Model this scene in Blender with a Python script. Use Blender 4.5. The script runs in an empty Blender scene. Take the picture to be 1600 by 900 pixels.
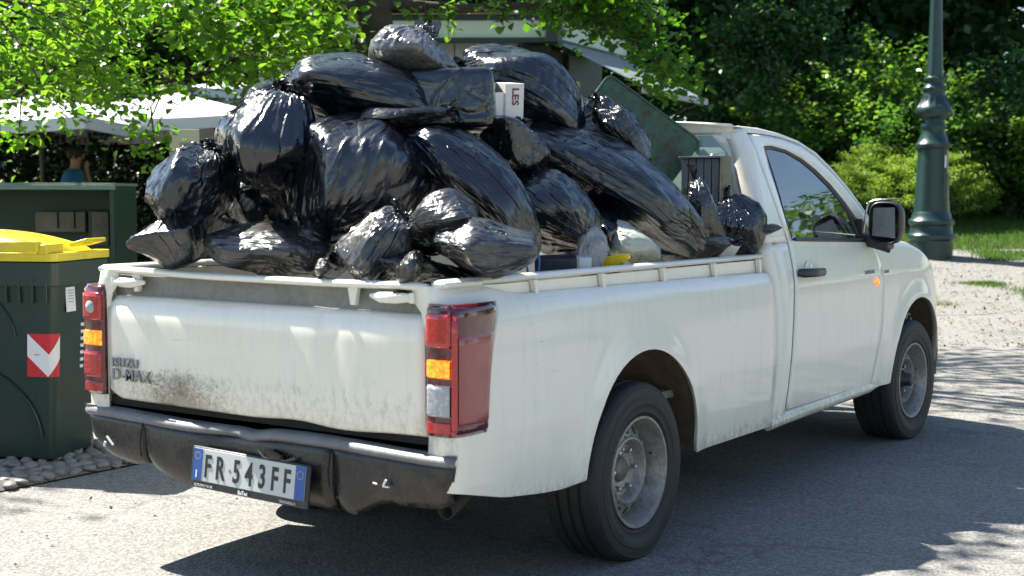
import bpy, math, time
import numpy as np
from mathutils import Vector, Matrix, Euler
T0 = time.time()
sc = bpy.context.scene
COL = sc.collection

# ------------------------------------------------------------------ camera
FOC, YAW, PIT, ROL = 2164.82798, 0.60154387, 0.0685696969, 0.001855688
CAM = np.array([-4.46009771, -3.34064516, 1.35435798])
_F = np.array([math.cos(PIT)*math.cos(YAW), math.cos(PIT)*math.sin(YAW), -math.sin(PIT)])
_R0 = np.array([math.sin(YAW), -math.cos(YAW), 0.]); _U0 = np.cross(_R0, _F)
CR = math.cos(ROL)*_R0 + math.sin(ROL)*_U0
CU = -math.sin(ROL)*_R0 + math.cos(ROL)*_U0
CF = _F
cam = bpy.data.cameras.new('camera'); camo = bpy.data.objects.new('camera', cam); COL.objects.link(camo)
camo.matrix_world = Matrix(((CR[0], CU[0], -CF[0], CAM[0]), (CR[1], CU[1], -CF[1], CAM[1]), (CR[2], CU[2], -CF[2], CAM[2]), (0, 0, 0, 1)))
cam.sensor_width = 36; cam.lens = FOC/1600*36; cam.clip_end = 600; cam.clip_start = .05
cam.dof.use_dof = True; cam.dof.focus_distance = 6.1; cam.dof.aperture_fstop = 4.2
sc.camera = camo

# ------------------------------------------------------------------ light
SUN = Vector((-.022, .90, 1.16)).normalized()          # towards the sun
world = bpy.data.worlds.new('World'); sc.world = world; world.use_nodes = True
nt = world.node_tree
sky = nt.nodes.new('ShaderNodeTexSky'); sky.sky_type = 'NISHITA'; sky.sun_disc = False; sky.dust_density = .4; sky.ozone_density = 1.0
sky.sun_elevation = math.asin(SUN.z); sky.sun_rotation = math.atan2(SUN.x, SUN.y)
nt.links.new(sky.outputs[0], nt.nodes['Background'].inputs[0]); nt.nodes['Background'].inputs[1].default_value = .078
sl = bpy.data.lights.new('sun', 'SUN'); sl.energy = 5.0; sl.angle = math.radians(.55); sl.color = (1, .95, .86)
slo = bpy.data.objects.new('sun', sl); COL.objects.link(slo); slo.rotation_euler = (-SUN).to_track_quat('-Z', 'Y').to_euler()
sc.view_settings.view_transform = 'Standard'; sc.view_settings.look = 'None'; sc.view_settings.gamma = 1
sc.view_settings.exposure = 1.76
sc.cycles.max_bounces = 8; sc.cycles.transparent_max_bounces = 12; sc.cycles.sample_clamp_indirect = 6

# ------------------------------------------------------------------ helpers
def at(u, v, x=None, y=None, z=None, d=None):
    """point of the place seen in direction (u, v) of the survey photograph, on a plane or at a depth"""
    r = CF + CR*((u-800)/FOC) - CU*((v-450)/FOC)
    if d is not None: return CAM + r*d
    k, val = (0, x) if x is not None else (1, y) if y is not None else (2, z)
    return CAM + r*((val-CAM[k])/r[k])
def depth(p): return float((np.array(p)-CAM) @ CF)
def tag(o, label=None, cat=None, group=None, kind=None):
    if label: o['label'] = label
    if cat: o['category'] = cat
    if group: o['group'] = group
    if kind: o['kind'] = kind
    return o
def empty(name, loc=(0, 0, 0), rz=0, label=None, cat=None, group=None):
    o = bpy.data.objects.new(name, None); COL.objects.link(o); o.location = loc; o.rotation_euler = (0, 0, rz); o.empty_display_size = .2
    return tag(o, label, cat, group)
class MB:
    def __init__(s): s.v = []; s.f = []
    def add(s, v, f):
        n = len(s.v); s.v += [tuple(map(float, p)) for p in v]; s.f += [tuple(i+n for i in q) for q in f]; return s
    def box(s, c, d, rot=None):
        x, y, z = (k/2 for k in d); V = [Vector(p) for p in ((-x,-y,-z),(x,-y,-z),(x,y,-z),(-x,y,-z),(-x,-y,z),(x,-y,z),(x,y,z),(-x,y,z))]
        if rot is not None:
            m = rot if isinstance(rot, Matrix) else Euler(rot).to_matrix(); V = [m @ p for p in V]
        return s.add([p+Vector(c) for p in V], [(0,3,2,1),(4,5,6,7),(0,1,5,4),(1,2,6,5),(2,3,7,6),(3,0,4,7)])
    def grid(s, G, close_u=False, close_v=False, flip=False):
        G = np.asarray(G, float); a, b = G.shape[:2]; F = []
        for i in range(a-1 + close_u):
            for j in range(b-1 + close_v):
                q = (i*b+j, ((i+1) % a)*b+j, ((i+1) % a)*b+(j+1) % b, i*b+(j+1) % b)
                F.append(q[::-1] if flip else q)
        return s.add(G.reshape(-1, 3), F)
    def tube(s, pts, r, n=8, cap=True, sq=(1, 1)):
        pts = [Vector(p) for p in pts]; rs = r if hasattr(r, '__len__') else [r]*len(pts); rings = []; up = Vector((0, 0, 1)); pn = None
        for i, p in enumerate(pts):
            t = (pts[min(i+1, len(pts)-1)]-pts[max(i-1, 0)]).normalized()
            if pn is None: pn = t.cross(up if abs(t.z) < .9 else Vector((1, 0, 0))).normalized()
            pn = (pn - t*pn.dot(t)).normalized(); b = t.cross(pn)
            rings.append([p+(pn*math.cos(a)*sq[0]+b*math.sin(a)*sq[1])*rs[i] for a in [2*math.pi*k/n for k in range(n)]])
        k0 = len(s.v); s.grid([[tuple(q) for q in R] for R in rings], close_v=True)
        if cap: s.f.append(tuple(k0+j for j in range(n))); s.f.append(tuple(k0+(len(pts)-1)*n+j for j in range(n-1, -1, -1)))
        return s
    def lathe(s, prof, n=32, c=(0, 0, 0), axis='z', cap=False):
        G = []
        for r, h in prof:
            row = []
            for k in range(n):
                a = 2*math.pi*k/n; p = (r*math.cos(a), r*math.sin(a), h)
                if axis == 'y': p = (p[0], p[2], p[1])
                if axis == 'x': p = (p[2], p[0], p[1])
                row.append((p[0]+c[0], p[1]+c[1], p[2]+c[2]))
            G.append(row)
        return s.grid(G, close_v=True)
    def prism(s, poly, axis, a, b):
        """polygon of 2-D points pushed along axis from a to b"""
        def mk(p, h): return (h, p[0], p[1]) if axis == 'x' else (p[0], h, p[1]) if axis == 'y' else (p[0], p[1], h)
        n = len(poly); return s.add([mk(p, a) for p in poly]+[mk(p, b) for p in poly],
            [tuple(range(n)), tuple(range(2*n-1, n-1, -1))]+[(i, i+n, (i+1) % n+n, (i+1) % n) for i in range(n)])
    def mesh(s, name):
        me = bpy.data.meshes.new(name); me.from_pydata(s.v, [], s.f); me.update(); return me
def obj(name, mb, mat, parent=None, smooth=40, bevel=0, solid=0, sub=0, fix=True, label=None):
    import bmesh
    me = mb.mesh(name) if isinstance(mb, MB) else mb
    if fix and isinstance(mb, MB):
        bm = bmesh.new(); bm.from_mesh(me); bmesh.ops.recalc_face_normals(bm, faces=bm.faces); bm.to_mesh(me); bm.free()
    if mat is not None: me.materials.append(mat)
    if smooth:
        me.shade_smooth()
        if smooth < 180: me.set_sharp_from_angle(angle=math.radians(smooth))
    o = bpy.data.objects.new(name, me); COL.objects.link(o)
    if parent: o.parent = parent
    if solid: m = o.modifiers.new('s', 'SOLIDIFY'); m.thickness = abs(solid); m.offset = -1 if solid > 0 else 1; m.use_even_offset = False
    if bevel: m = o.modifiers.new('b', 'BEVEL'); m.width = bevel; m.segments = 2; m.limit_method = 'ANGLE'; m.angle_limit = math.radians(40)
    if sub: m = o.modifiers.new('u', 'SUBSURF'); m.levels = sub; m.render_levels = sub
    if label: o['label'] = label
    return o
def text(s, size, mat, M, name, parent, ext=.0015, sx=1, bold=0, align='LEFT', sp=1.0):
    cu = bpy.data.curves.new('t', 'FONT'); cu.body = s; cu.size = size; cu.extrude = ext; cu.offset = bold; cu.align_x = align; cu.resolution_u = 3; cu.space_character = sp
    t = bpy.data.objects.new('t', cu); me = bpy.data.meshes.new_from_object(t); bpy.data.objects.remove(t)
    me.transform(Matrix.Diagonal((sx, 1, 1, 1))); me.transform(M); me.materials.append(mat)
    o = bpy.data.objects.new(name, me); COL.objects.link(o); o.parent = parent; return o
def frame(x, y, z, p):  # 4x4 from axes and place
    return Matrix(((x[0], y[0], z[0], p[0]), (x[1], y[1], z[1], p[1]), (x[2], y[2], z[2], p[2]), (0, 0, 0, 1)))
REAR = lambda p: frame((0,-1,0), (0,0,1), (-1,0,0), p)
RSIDE = lambda p: frame((1,0,0), (0,0,1), (0,-1,0), p)

# ------------------------------------------------------------------ bag cloth
def content(rs, K=16, soft=13., lo=.78, hi=1.13):
    n=rs.normal(size=(K,3)); n/=np.linalg.norm(n,axis=1)[:,None]
    for _ in range(20):   # spread the planes out
        d=n[:,None]-n[None]; q=(d**2).sum(2)+np.eye(K); f=(d/q[...,None]**1.5).sum(1); n+=.02*f; n/=np.linalg.norm(n,axis=1)[:,None]
    h=rs.uniform(lo,hi,K)
    def R(dr):
        t=np.maximum(dr@n.T,0)/h
        m=(t**soft).mean(-1)*K
        return m**(-1./soft)*.98
    return R
def box_content(rs, K=0):
    return lambda dr: .86*(np.abs(dr)**9).sum(-1)**(-1/9.)
def bag_verts(seed, ax=(1,1,1), N=144, M=100, it=160, excess=1.10, knot=.09, tail=.30, flare=.22, K=15, bend=0., lump=.08, ncr=60, boxy=False, pleat=1.0, smooth=.12, g0=.1, loose=.05, amp=1., rough=.05, lex=1.04):
    """cloth tube over lumpy contents; axis +z = towards the knot. returns grid [M,N,3]"""
    rs=np.random.RandomState(seed); R=(box_content if boxy else content)(rs,K); ax=np.array(ax,float)
    th=np.arange(N)*2*np.pi/N
    mb=int(M*.80)                       # rows on the body, rest is neck + tail
    ph=np.linspace(0.02,np.pi-.10,mb)      # from bottom pole to knot
    D=np.stack([np.sin(ph)[:,None]*np.cos(th),np.sin(ph)[:,None]*np.sin(th),-np.cos(ph)[:,None]+0*th],-1)
    X=np.zeros((M,N,3)); X[:mb]=D*R(D)[...,None]
    ktop=X[mb-1,:,2].mean()
    for j in range(mb,M):
        t=(j-mb+1)/(M-mb); r=knot+(flare-knot)*max(0,(t-.25)/.75)**1.2
        if t<.3: r=knot
        X[j,:,0]=r*np.cos(th)*1.0; X[j,:,1]=r*np.sin(th)*.45; X[j,:,2]=ktop+.03+tail*t
    X*=ax
    # rest lengths
    circ=np.linalg.norm(np.roll(X,-1,1)-X,axis=2)
    base=circ.mean(1); cmax=np.percentile(base,90)
    frac=np.linspace(0,1,M)
    gather=np.clip((frac-g0)/(.85-g0),0,1)**1.0*pleat
    want=np.maximum(base*excess, base*(1-gather)+cmax*.80*gather)
    Lc=circ*(want/np.maximum(base,1e-9))[:,None]
    # smooth random excess
    g=rs.normal(size=(7,9)); 
    def up(g,M,N):
        a=np.linspace(0,g.shape[0]-1.001,M); b=np.arange(N)/N*g.shape[1]
        i=a.astype(int); fa=(a-i)[:,None]; j=b.astype(int); fb=(b-j)[None]
        fa=fa*fa*(3-2*fa); fb=fb*fb*(3-2*fb); w=g.shape[1]
        G=lambda p,q:g[np.minimum(p,g.shape[0]-1)[:,None],(q%w)[None]]
        return (G(i,j)*(1-fa)+G(i+1,j)*fa)*(1-fb)+(G(i,j+1)*(1-fa)+G(i+1,j+1)*fa)*fb
    E1=1+rough*np.clip(up(rs.normal(size=(7,9)),M,N),-1,2.5); E2=lex+.4*rough*np.clip(up(rs.normal(size=(6,8)),M,N),-1,2.5)
    Lc*=E1
    lon=np.linalg.norm(X[1:]-X[:-1],axis=2); Lm=lon*E2[:-1]
    dg1=np.linalg.norm(np.roll(X,-1,1)[1:]-X[:-1],axis=2); 
    # noise start
    P=0
    for (a,b,s) in ((5,9,.03),(9,21,.02),(14,40,.012),(50,70,.004)): P=P+amp*s*up(rs.normal(size=(a,b)),M,N)
    rad=X.copy(); rad/=np.linalg.norm(rad,axis=2)[...,None]+1e-9
    X=X+rad*P[...,None]*ax.mean()
    par=[np.arange(0,N,2),np.arange(1,N,2)]
    pin=X[:1].mean(1)
    for k in range(it):
        for p in par:
            q=(p+1)%N; d=X[:,q]-X[:,p]; l=np.sqrt((d*d).sum(2))+1e-9; c=d*((l-Lc[:,p])/l*.5*.9)[...,None]
            X[:,p]+=c; X[:,q]-=c
        for s in (0,1):
            a=np.arange(s,M-1,2); d=X[a+1]-X[a]; l=np.sqrt((d*d).sum(2))+1e-9; c=d*((l-Lm[a])/l*.5*.9)[...,None]
            X[a]+=c; X[a+1]-=c
        # shear (weak) : limit diagonals from collapsing
        Xr=np.roll(X,-1,1)
        if k%2==0:
            d=Xr[1:]-X[:-1]; l=np.sqrt((d*d).sum(2))+1e-9; L=np.sqrt(Lc[:-1]**2+Lm**2); c=d*((l-L)/l*.12)[...,None]
            X[:-1]+=c; X[1:]-=np.roll(c,1,1)
            d=X[1:]-Xr[:-1]; l=np.sqrt((d*d).sum(2))+1e-9; c=d*((l-L)/l*.12)[...,None]
            X[1:]-=c; X[:-1]+=np.roll(c,1,1)
        # bending
        w=smooth*(1 if k<it*.8 else .6)
        X=X+w*.5*(np.roll(X,1,1)+np.roll(X,-1,1)-2*X)
        X[1:-1]+=w*.5*(X[2:]+X[:-2]-2*X[1:-1])
        # contents
        Q=X[:mb]/ax; r=np.sqrt((Q*Q).sum(2))+1e-9; dr=Q/r[...,None]
        if k%4==0: Rr=R(dr)
        nr=np.where(r<Rr,Rr*.7+r*.3,r-loose*(r-Rr)); 
        X[:mb]=dr*nr[...,None]*ax
        # knot ring
        c0=X[mb+1].mean(0); 
        for j in range(mb,mb+4):
            c=X[j].mean(0); v=X[j]-c; l=np.sqrt((v[:,:2]**2).sum(1))+1e-9; v[:,:2]*=np.minimum(1,knot*ax[:2].mean()*(1+.0*l)/l)[:,None]; X[j]=c+v
        X[0]=X[0].mean(0)*.5+X[0]*.5
    # heavy contents: slow swells and a sag along the bag
    if not boxy:
        for q in range(7):
            w=rs.normal(size=3)*(1.6+.5*q)/ax.mean()*.75; dv=rs.normal(size=3); dv/=np.linalg.norm(dv); X=X+dv*(lump*ax.mean()/(1+.35*q))*np.sin(X@w+rs.uniform(0,6.3))[...,None]
    sz=ax.mean(); flat=X[:mb].reshape(-1,3); Wt=np.ones(M); Wt[mb-6:]=0
    for q in range(ncr):
        p0=flat[rs.randint(len(flat))]; m=rs.normal(size=3); rr=p0/(np.linalg.norm(p0)+1e-9); m-=rr*(m@rr); m/=np.linalg.norm(m)+1e-9; b_=np.cross(rr,m)
        D_=X-p0; d=D_@m; l=D_@b_; d=d+.25*l*np.sin(l/sz*rs.uniform(2,5)+rs.uniform(0,6)); n_=D_@rr
        w=sz*rs.uniform(.022,.085); L=sz*rs.uniform(.35,.8); A=sz*rs.uniform(.02,.055)*rs.choice([-1,-1,1]); tri=np.exp(-np.abs(d)/w)-.6*np.exp(-np.abs(d)/(w*3.2))
        X=X+rr*(A*tri*np.exp(-(l/L)**2-(d/(5*w))**2-(n_/(.5*sz))**2)*Wt[:,None])[...,None]
    X[...,0]+=bend*ax[0]*(1-np.clip(X[...,2]/ax[2],-1.3,1.3)**2)
    return X
def grid_mesh(X,name):
    M,N=X.shape[:2]; me=bpy.data.meshes.new(name)
    i=np.arange(M-1)[:,None]*N; j=np.arange(N)[None]
    f=np.stack([i+j,i+(j+1)%N,i+N+(j+1)%N,i+N+j],-1).reshape(-1,4)
    co=X.reshape(-1,3)
    me.vertices.add(len(co)); me.vertices.foreach_set('co',co.astype('f4').ravel())
    me.loops.add(f.size); me.loops.foreach_set('vertex_index',f.ravel().astype('i4'))
    me.polygons.add(len(f)); me.polygons.foreach_set('loop_start',(np.arange(len(f))*4).astype('i4'))
    me.polygons.foreach_set('use_smooth',np.ones(len(f),bool)); uv=me.uv_layers.new(name='uv'); U=np.stack([np.stack([(j+a)/N+0*i,(i/N+b)/M+0*j],-1) for a,b in ((0,0),(1,0),(1,1),(0,1))],2)
    uv.data.foreach_set('uv',U.astype('f4').ravel()); me.update(calc_edges=True); return me

# ------------------------------------------------------------------ materials
class NM:
    def __init__(s, name):
        s.m = bpy.data.materials.new(name); s.m.use_nodes = True; s.t = s.m.node_tree; s.b = s.t.nodes['Principled BSDF']; s.out = s.t.nodes['Material Output']
    def n(s, kind, **kw):
        k = s.t.nodes.new('ShaderNode'+kind)
        for a, b in kw.items():
            if a[0] == '_': setattr(k, a[1:], b)
            else:
                key = a.replace('__', ' ')
                k.inputs[int(key[1:]) if key[0] == 'i' and key[1:].isdigit() else key].default_value = b
        return k
    def l(s, a, b): s.t.links.new(a, b)
    def ramp(s, src, stops):
        r = s.t.nodes.new('ShaderNodeValToRGB'); e = r.color_ramp.elements
        while len(e) < len(stops): e.new(.5)
        for q, (p, c) in zip(e, stops): q.position = p; q.color = (*c, 1) if hasattr(c, '__len__') else (c, c, c, 1)
        s.l(src, r.inputs[0]); return r.outputs[0]
    def noise(s, scale, detail=4, rough=.55, vec=None, dist=0, out=0):
        k = s.n('TexNoise', Scale=scale, Detail=detail, Roughness=rough, Distortion=dist)
        if vec is not None: s.l(vec, k.inputs['Vector'])
        return k.outputs[out]
    def mix(s, fac, a, b, mode='MIX'):
        k = s.t.nodes.new('ShaderNodeMix'); k.data_type = 'RGBA'; k.blend_type = mode
        for i, x in ((0, fac), (6, a), (7, b)):
            if hasattr(x, 'is_output'): s.l(x, k.inputs[i])
            elif i == 0: k.inputs[0].default_value = x
            else: k.inputs[i].default_value = (*x, 1) if hasattr(x, '__len__') else (x, x, x, 1)
        return k.outputs[2]
    def math(s, op, a, b=0., c=None):
        k = s.t.nodes.new('ShaderNodeMath'); k.operation = op
        for i, x in enumerate((a, b) if c is None else (a, b, c)):
            if hasattr(x, 'is_output'): s.l(x, k.inputs[i])
            else: k.inputs[i].default_value = x
        return k.outputs[0]
    def bump(s, h, strength=.3, dist=.01, prev=None):
        k = s.n('Bump', Strength=strength, Distance=dist); s.l(h, k.inputs['Height'])
        if prev is not None: s.l(prev, k.inputs['Normal'])
        return k.outputs[0]
    def pos(s): return s.n('NewGeometry').outputs['Position']
    def co(s, which='Object'): return s.n('TexCoord').outputs[which]
    def scale(s, v, sc_, rot=(0, 0, 0)):
        k = s.n('Mapping', Scale=sc_, Rotation=rot); s.l(v, k.inputs[0]); return k.outputs[0]
    def sep(s, v):
        k = s.n('SeparateXYZ'); s.l(v, k.inputs[0]); return k.outputs
def plain(name, col, rough=.5, metal=0, spec=.5, var=.15, nscale=12, bump=0, bscale=80, coat=0, alpha=None):
    m = NM(name); b = m.b
    c = m.mix(m.noise(nscale, 5, .6, m.pos()), tuple(k*(1-var) for k in col), tuple(min(1, k*(1+var)) for k in col)); m.l(c, b.inputs['Base Color'])
    r = m.math('MULTIPLY_ADD', m.noise(nscale*2.3, 4, .6, m.pos()), .25, rough-.125); m.l(r, b.inputs['Roughness'])
    b.inputs['Metallic'].default_value = metal; b.inputs['Specular IOR Level'].default_value = spec; b.inputs['Coat Weight'].default_value = coat
    if bump: m.l(m.bump(m.noise(bscale, 4, .6, m.pos()), bump, .004), b.inputs['Normal'])
    return m.m
def paint():
    m = NM('white_paint'); p = m.pos(); x, y, z = m.sep(p)
    base = m.mix(m.noise(2.2, 5, .6, p), (.765, .72, .61), (.82, .785, .69))
    # grime thrown up from the road, streaks down the panels, brown speckle low on the tailgate
    low = m.ramp(z, [(.31, 1.), (.37, .55), (.44, .10), (1., .0)])
    n1 = m.noise(70, 8, .78, m.scale(p, (.6, .6, .35)), .1); g1 = m.ramp(m.math('ADD', n1, m.math('MULTIPLY', low, .30)), [(.62, 0.), (.90, .7)])
    g1 = m.math('MULTIPLY', g1, m.ramp(z, [(.36, 1.), (.46, 0.)])); st = m.noise(9, 6, .7, m.scale(p, (3.2, 3.2, .35))); g2 = m.ramp(st, [(.50, 0.), (.80, .30)])
    gate = m.math('MULTIPLY', m.ramp(z, [(.60, 1.), (.70, .8), (.80, 0.)]), m.math('LESS_THAN', x, -1.12))
    gy = m.ramp(m.math('ABSOLUTE', m.math('ADD', y, -.36)), [(.0, 1.), (.24, .6), (.46, .10)])
    n2 = m.noise(70, 8, .8, p, 1.); n3 = m.noise(7, 4, .6, p)
    g3 = m.math('MULTIPLY', m.ramp(m.math('ADD', m.math('MULTIPLY', n2, .75), m.math('MULTIPLY', m.math('MULTIPLY', gate, gy), .42)), [(.58, 0.), (.74, .9)]), m.ramp(n3, [(.3, .55), (.6, 1.)]))
    g4 = m.math('MULTIPLY', m.ramp(m.math('ADD', m.math('MULTIPLY', n1, .8), m.math('MULTIPLY', gate, .17)), [(.52, 0.), (.70, .55)]), 1.)
    sc1 = m.math('MULTIPLY', m.ramp(m.noise(3.2, 8, .62, m.scale(p, (1.2, 1.2, 16.), (0, .06, 0)), .2), [(.655, 0.), (.675, .5), (.70, 0.)]), m.ramp(m.noise(2.2, 2, .5, p), [(.5, 0.), (.62, 1.)])); sp = m.ramp(m.noise(55, 3, .6, p), [(.74, 0.), (.80, .55)])
    c = m.mix(g2, base, (.47, .46, .39)); c = m.mix(sc1, c, (.36, .33, .26)); c = m.mix(sp, c, (.20, .16, .11)); c = m.mix(g1, c, (.22, .18, .12)); c = m.mix(g3, c, (.075, .052, .028)); c = m.mix(g4, c, (.30, .25, .17))
    m.l(c, m.b.inputs['Base Color'])
    m.l(m.math('MULTIPLY_ADD', g1, .4, m.math('MULTIPLY_ADD', st, .25, .20)), m.b.inputs['Roughness'])
    h = m.noise(3.0, 2, .5, p); m.l(m.bump(h, .25, .012), m.b.inputs['Normal'])
    m.b.inputs['Coat Weight'].default_value = .7; m.b.inputs['Coat Roughness'].default_value = .07
    return m.m
def dirty_black(name, base, dust, rough=.45, lo=.40, hi=.75, bump=.3):
    m = NM(name); p = m.pos()
    n = m.math('MULTIPLY_ADD', m.noise(6, 8, .75, p, .5), .7, m.math('MULTIPLY', m.noise(60, 4, .7, p), .3))
    f = m.ramp(n, [(lo, 0.), (hi, 1.)]); m.l(m.mix(f, base, dust), m.b.inputs['Base Color'])
    m.l(m.math('MULTIPLY_ADD', f, .35, rough), m.b.inputs['Roughness']); m.l(m.bump(m.noise(45, 5, .6, p), bump, .003), m.b.inputs['Normal']); return m.m
def plastic_bag(name, col, rough, trans=0., strength=1., tint2=None, coat=.35):
    m = NM(name); u = m.co('UV'); o = m.co('Object')
    a = m.noise(1.0, 3, .5, m.scale(u, (26, 3.6, 1)), 1.8); b = m.noise(1.0, 2, .45, m.scale(u, (8, 2.6, 1)), 2.2); c_ = m.noise(6.5, 3, .55, o, 1.3)
    ra = m.math('ABSOLUTE', m.math('SUBTRACT', a, .5)); rb = m.math('ABSOLUTE', m.math('SUBTRACT', b, .5)); rc = m.math('ABSOLUTE', m.math('SUBTRACT', c_, .5))      # sharp-crested folds
    mask = m.ramp(m.noise(3.4, 3, .5, o), [(.46, .04), (.62, 1.)]); mask2 = m.ramp(m.noise(2.7, 3, .5, m.scale(o, (1, 1, 1), (1., 2., .5))), [(.44, .10), (.62, 1.)])
    k = m.n('Bump', Distance=.016); m.l(m.math('MULTIPLY', mask, .42*strength), k.inputs['Strength']); m.l(ra, k.inputs['Height'])
    k2 = m.n('Bump', Distance=.050); k2.inputs['Strength'].default_value = .30*strength; m.l(rb, k2.inputs['Height']); m.l(k.outputs[0], k2.inputs['Normal'])
    k3 = m.n('Bump', Distance=.060); m.l(m.math('MULTIPLY', mask2, .45*strength), k3.inputs['Strength']); m.l(rc, k3.inputs['Height']); m.l(k2.outputs[0], k3.inputs['Normal'])
    m.l(k3.outputs[0], m.b.inputs['Normal'])
    c = m.mix(m.ramp(m.noise(4, 6, .7, o), [(.5, 0.), (.8, 1.)]), col, tint2 or tuple(q*1.5+.003 for q in col)); m.l(c, m.b.inputs['Base Color'])
    m.l(m.math('MULTIPLY_ADD', m.noise(3.5, 4, .7, o), .20, rough-.10), m.b.inputs['Roughness']); m.b.inputs['Specular IOR Level'].default_value = .75; m.b.inputs['Coat Weight'].default_value = coat; m.b.inputs['Coat Roughness'].default_value = .10
    if trans:
        tr = m.n('BsdfTransparent'); tr.inputs[0].default_value = (.8, .8, .8, 1); mx = m.n('MixShader'); mx.inputs[0].default_value = trans
        m.l(m.b.outputs[0], mx.inputs[1]); m.l(tr.outputs[0], mx.inputs[2]); m.l(mx.outputs[0], m.out.inputs[0])
    return m.m
def leafmat(name, dark, mid, light, trans=.35, rough=.45, spec=.4):
    m = NM(name); at_ = m.n('Attribute', _attribute_name='tone')
    c = m.ramp(at_.outputs['Fac'], [(0., dark), (.5, mid), (1., light)]); m.l(c, m.b.inputs['Base Color']); m.b.inputs['Roughness'].default_value = rough; m.b.inputs['Specular IOR Level'].default_value = spec
    t = m.n('BsdfTranslucent'); m.l(m.mix(1., c, (1.0, 1.05, .35), 'MULTIPLY'), t.inputs[0])
    hs = m.n('HueSaturation', Value=1.9, Saturation=1.0); m.l(c, hs.inputs['Color']); m.l(m.mix(1., hs.outputs[0], (1., 1., .40), 'MULTIPLY'), t.inputs[0])
    mx = m.n('MixShader'); mx.inputs[0].default_value = trans; m.l(m.b.outputs[0], mx.inputs[1]); m.l(t.outputs[0], mx.inputs[2]); m.l(mx.outputs[0], m.out.inputs[0]); return m.m
def glassmat(name, tint, ior=1.6, rough=.01, smear=0.):
    m = NM(name); tr = m.n('BsdfTransparent'); tr.inputs[0].default_value = (*tint, 1); gl = m.n('BsdfGlossy', Roughness=rough)
    fr = m.n('Fresnel', IOR=ior); mx = m.n('MixShader'); m.l(fr.outputs[0], mx.inputs[0]); m.l(tr.outputs[0], mx.inputs[1]); m.l(gl.outputs[0], mx.inputs[2])
    last = mx.outputs[0]
    if smear:
        df = m.n('BsdfDiffuse'); df.inputs[0].default_value = (.5, .52, .5, 1); m2 = m.n('MixShader')
        m.l(m.math('MULTIPLY', m.ramp(m.noise(9, 6, .7, m.pos(), 1.), [(.4, 0.), (.75, 1.)]), smear), m2.inputs[0]); m.l(last, m2.inputs[1]); m.l(df.outputs[0], m2.inputs[2]); last = m2.outputs[0]
    m.l(last, m.out.inputs[0]); return m.m
def lensmat(name, col, emit=0, ecol=None, scale=90, rough=.12):
    m = NM(name); p = m.scale(m.pos(), (1, 1, 1)); w = m.n('TexVoronoi', Scale=scale, _feature='F1'); m.l(p, w.inputs['Vector'])
    c = m.mix(m.ramp(w.outputs['Distance'], [(0., 0.), (.6, 1.)]), tuple(min(1, k*1.2) for k in col), tuple(k*.75 for k in col)); m.l(c, m.b.inputs['Base Color'])
    m.b.inputs['Roughness'].default_value = rough; m.b.inputs['Coat Weight'].default_value = 1.; m.b.inputs['Coat Roughness'].default_value = .05
    m.l(m.bump(w.outputs['Distance'], .22, .003), m.b.inputs['Normal'])
    if emit:
        m.b.inputs['Emission Color'].default_value = (*ecol, 1); m.l(m.math('MULTIPLY', m.ramp(w.outputs['Distance'], [(0., 1.), (.7, .35)]), emit), m.b.inputs['Emission Strength'])
    return m.m
def asphalt():
    m = NM('asphalt'); p = m.pos()
    big = m.noise(.7, 5, .6, p); fine = m.noise(140, 3, .6, p); vo = m.n('TexVoronoi', Scale=95.); m.l(p, vo.inputs['Vector'])
    c = m.mix(big, (.17, .165, .155), (.245, .235, .215)); c = m.mix(m.ramp(vo.outputs['Color'], [(.25, 0.), (.9, 1.)]), m.mix(1., c, .72, 'MULTIPLY'), m.mix(1., c, 1.45, 'MULTIPLY'))
    c = m.mix(m.ramp(fine, [(.42, .35), (.6, 0.)]), c, (.07, .068, .065)); st = m.ramp(m.noise(2.6, 6, .7, p, .8), [(.56, 0.), (.74, .45)]); c = m.mix(st, c, (.30, .285, .255))
    dv = m.n('VectorMath', _operation='ADD'); nz = m.n('TexNoise', Scale=1.7, Detail=5.); sc2 = m.n('VectorMath', _operation='SCALE'); m.l(p, nz.inputs['Vector']); m.l(nz.outputs['Color'], sc2.inputs[0]); sc2.inputs['Scale'].default_value = 1.1; m.l(p, dv.inputs[0]); m.l(sc2.outputs[0], dv.inputs[1])
    ck = m.n('TexVoronoi', Scale=.42, _feature='DISTANCE_TO_EDGE'); m.l(dv.outputs[0], ck.inputs['Vector']); crack = m.ramp(ck.outputs['Distance'], [(0., .40), (.005, .12), (.010, 0.)]); c = m.mix(crack, c, (.03, .028, .025))
    oil = m.ramp(m.noise(.9, 5, .6, p, .4), [(.60, 0.), (.70, .5)]); c = m.mix(oil, c, (.085, .08, .075))
    m.l(c, m.b.inputs['Base Color']); m.b.inputs['Roughness'].default_value = .85; m.b.inputs['Specular IOR Level'].default_value = .25
    nb = m.bump(vo.outputs['Distance'], .55, .004); m.l(m.bump(fine, .35, .003, nb), m.b.inputs['Normal']); return m.m
def gravel(name, c1, c2, sc_=30):
    m = NM(name); p = m.pos(); vo = m.n('TexVoronoi', Scale=sc_); m.l(p, vo.inputs['Vector'])
    c = m.mix(m.noise(1.4, 6, .65, p), c1, c2); c = m.mix(m.ramp(vo.outputs['Color'], [(.2, .5), (.9, 0.)]), c, tuple(k*.55 for k in c1)); m.l(c, m.b.inputs['Base Color']); m.b.inputs['Roughness'].default_value = .95
    m.l(m.bump(vo.outputs['Distance'], .8, .012), m.b.inputs['Normal']); return m.m

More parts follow.
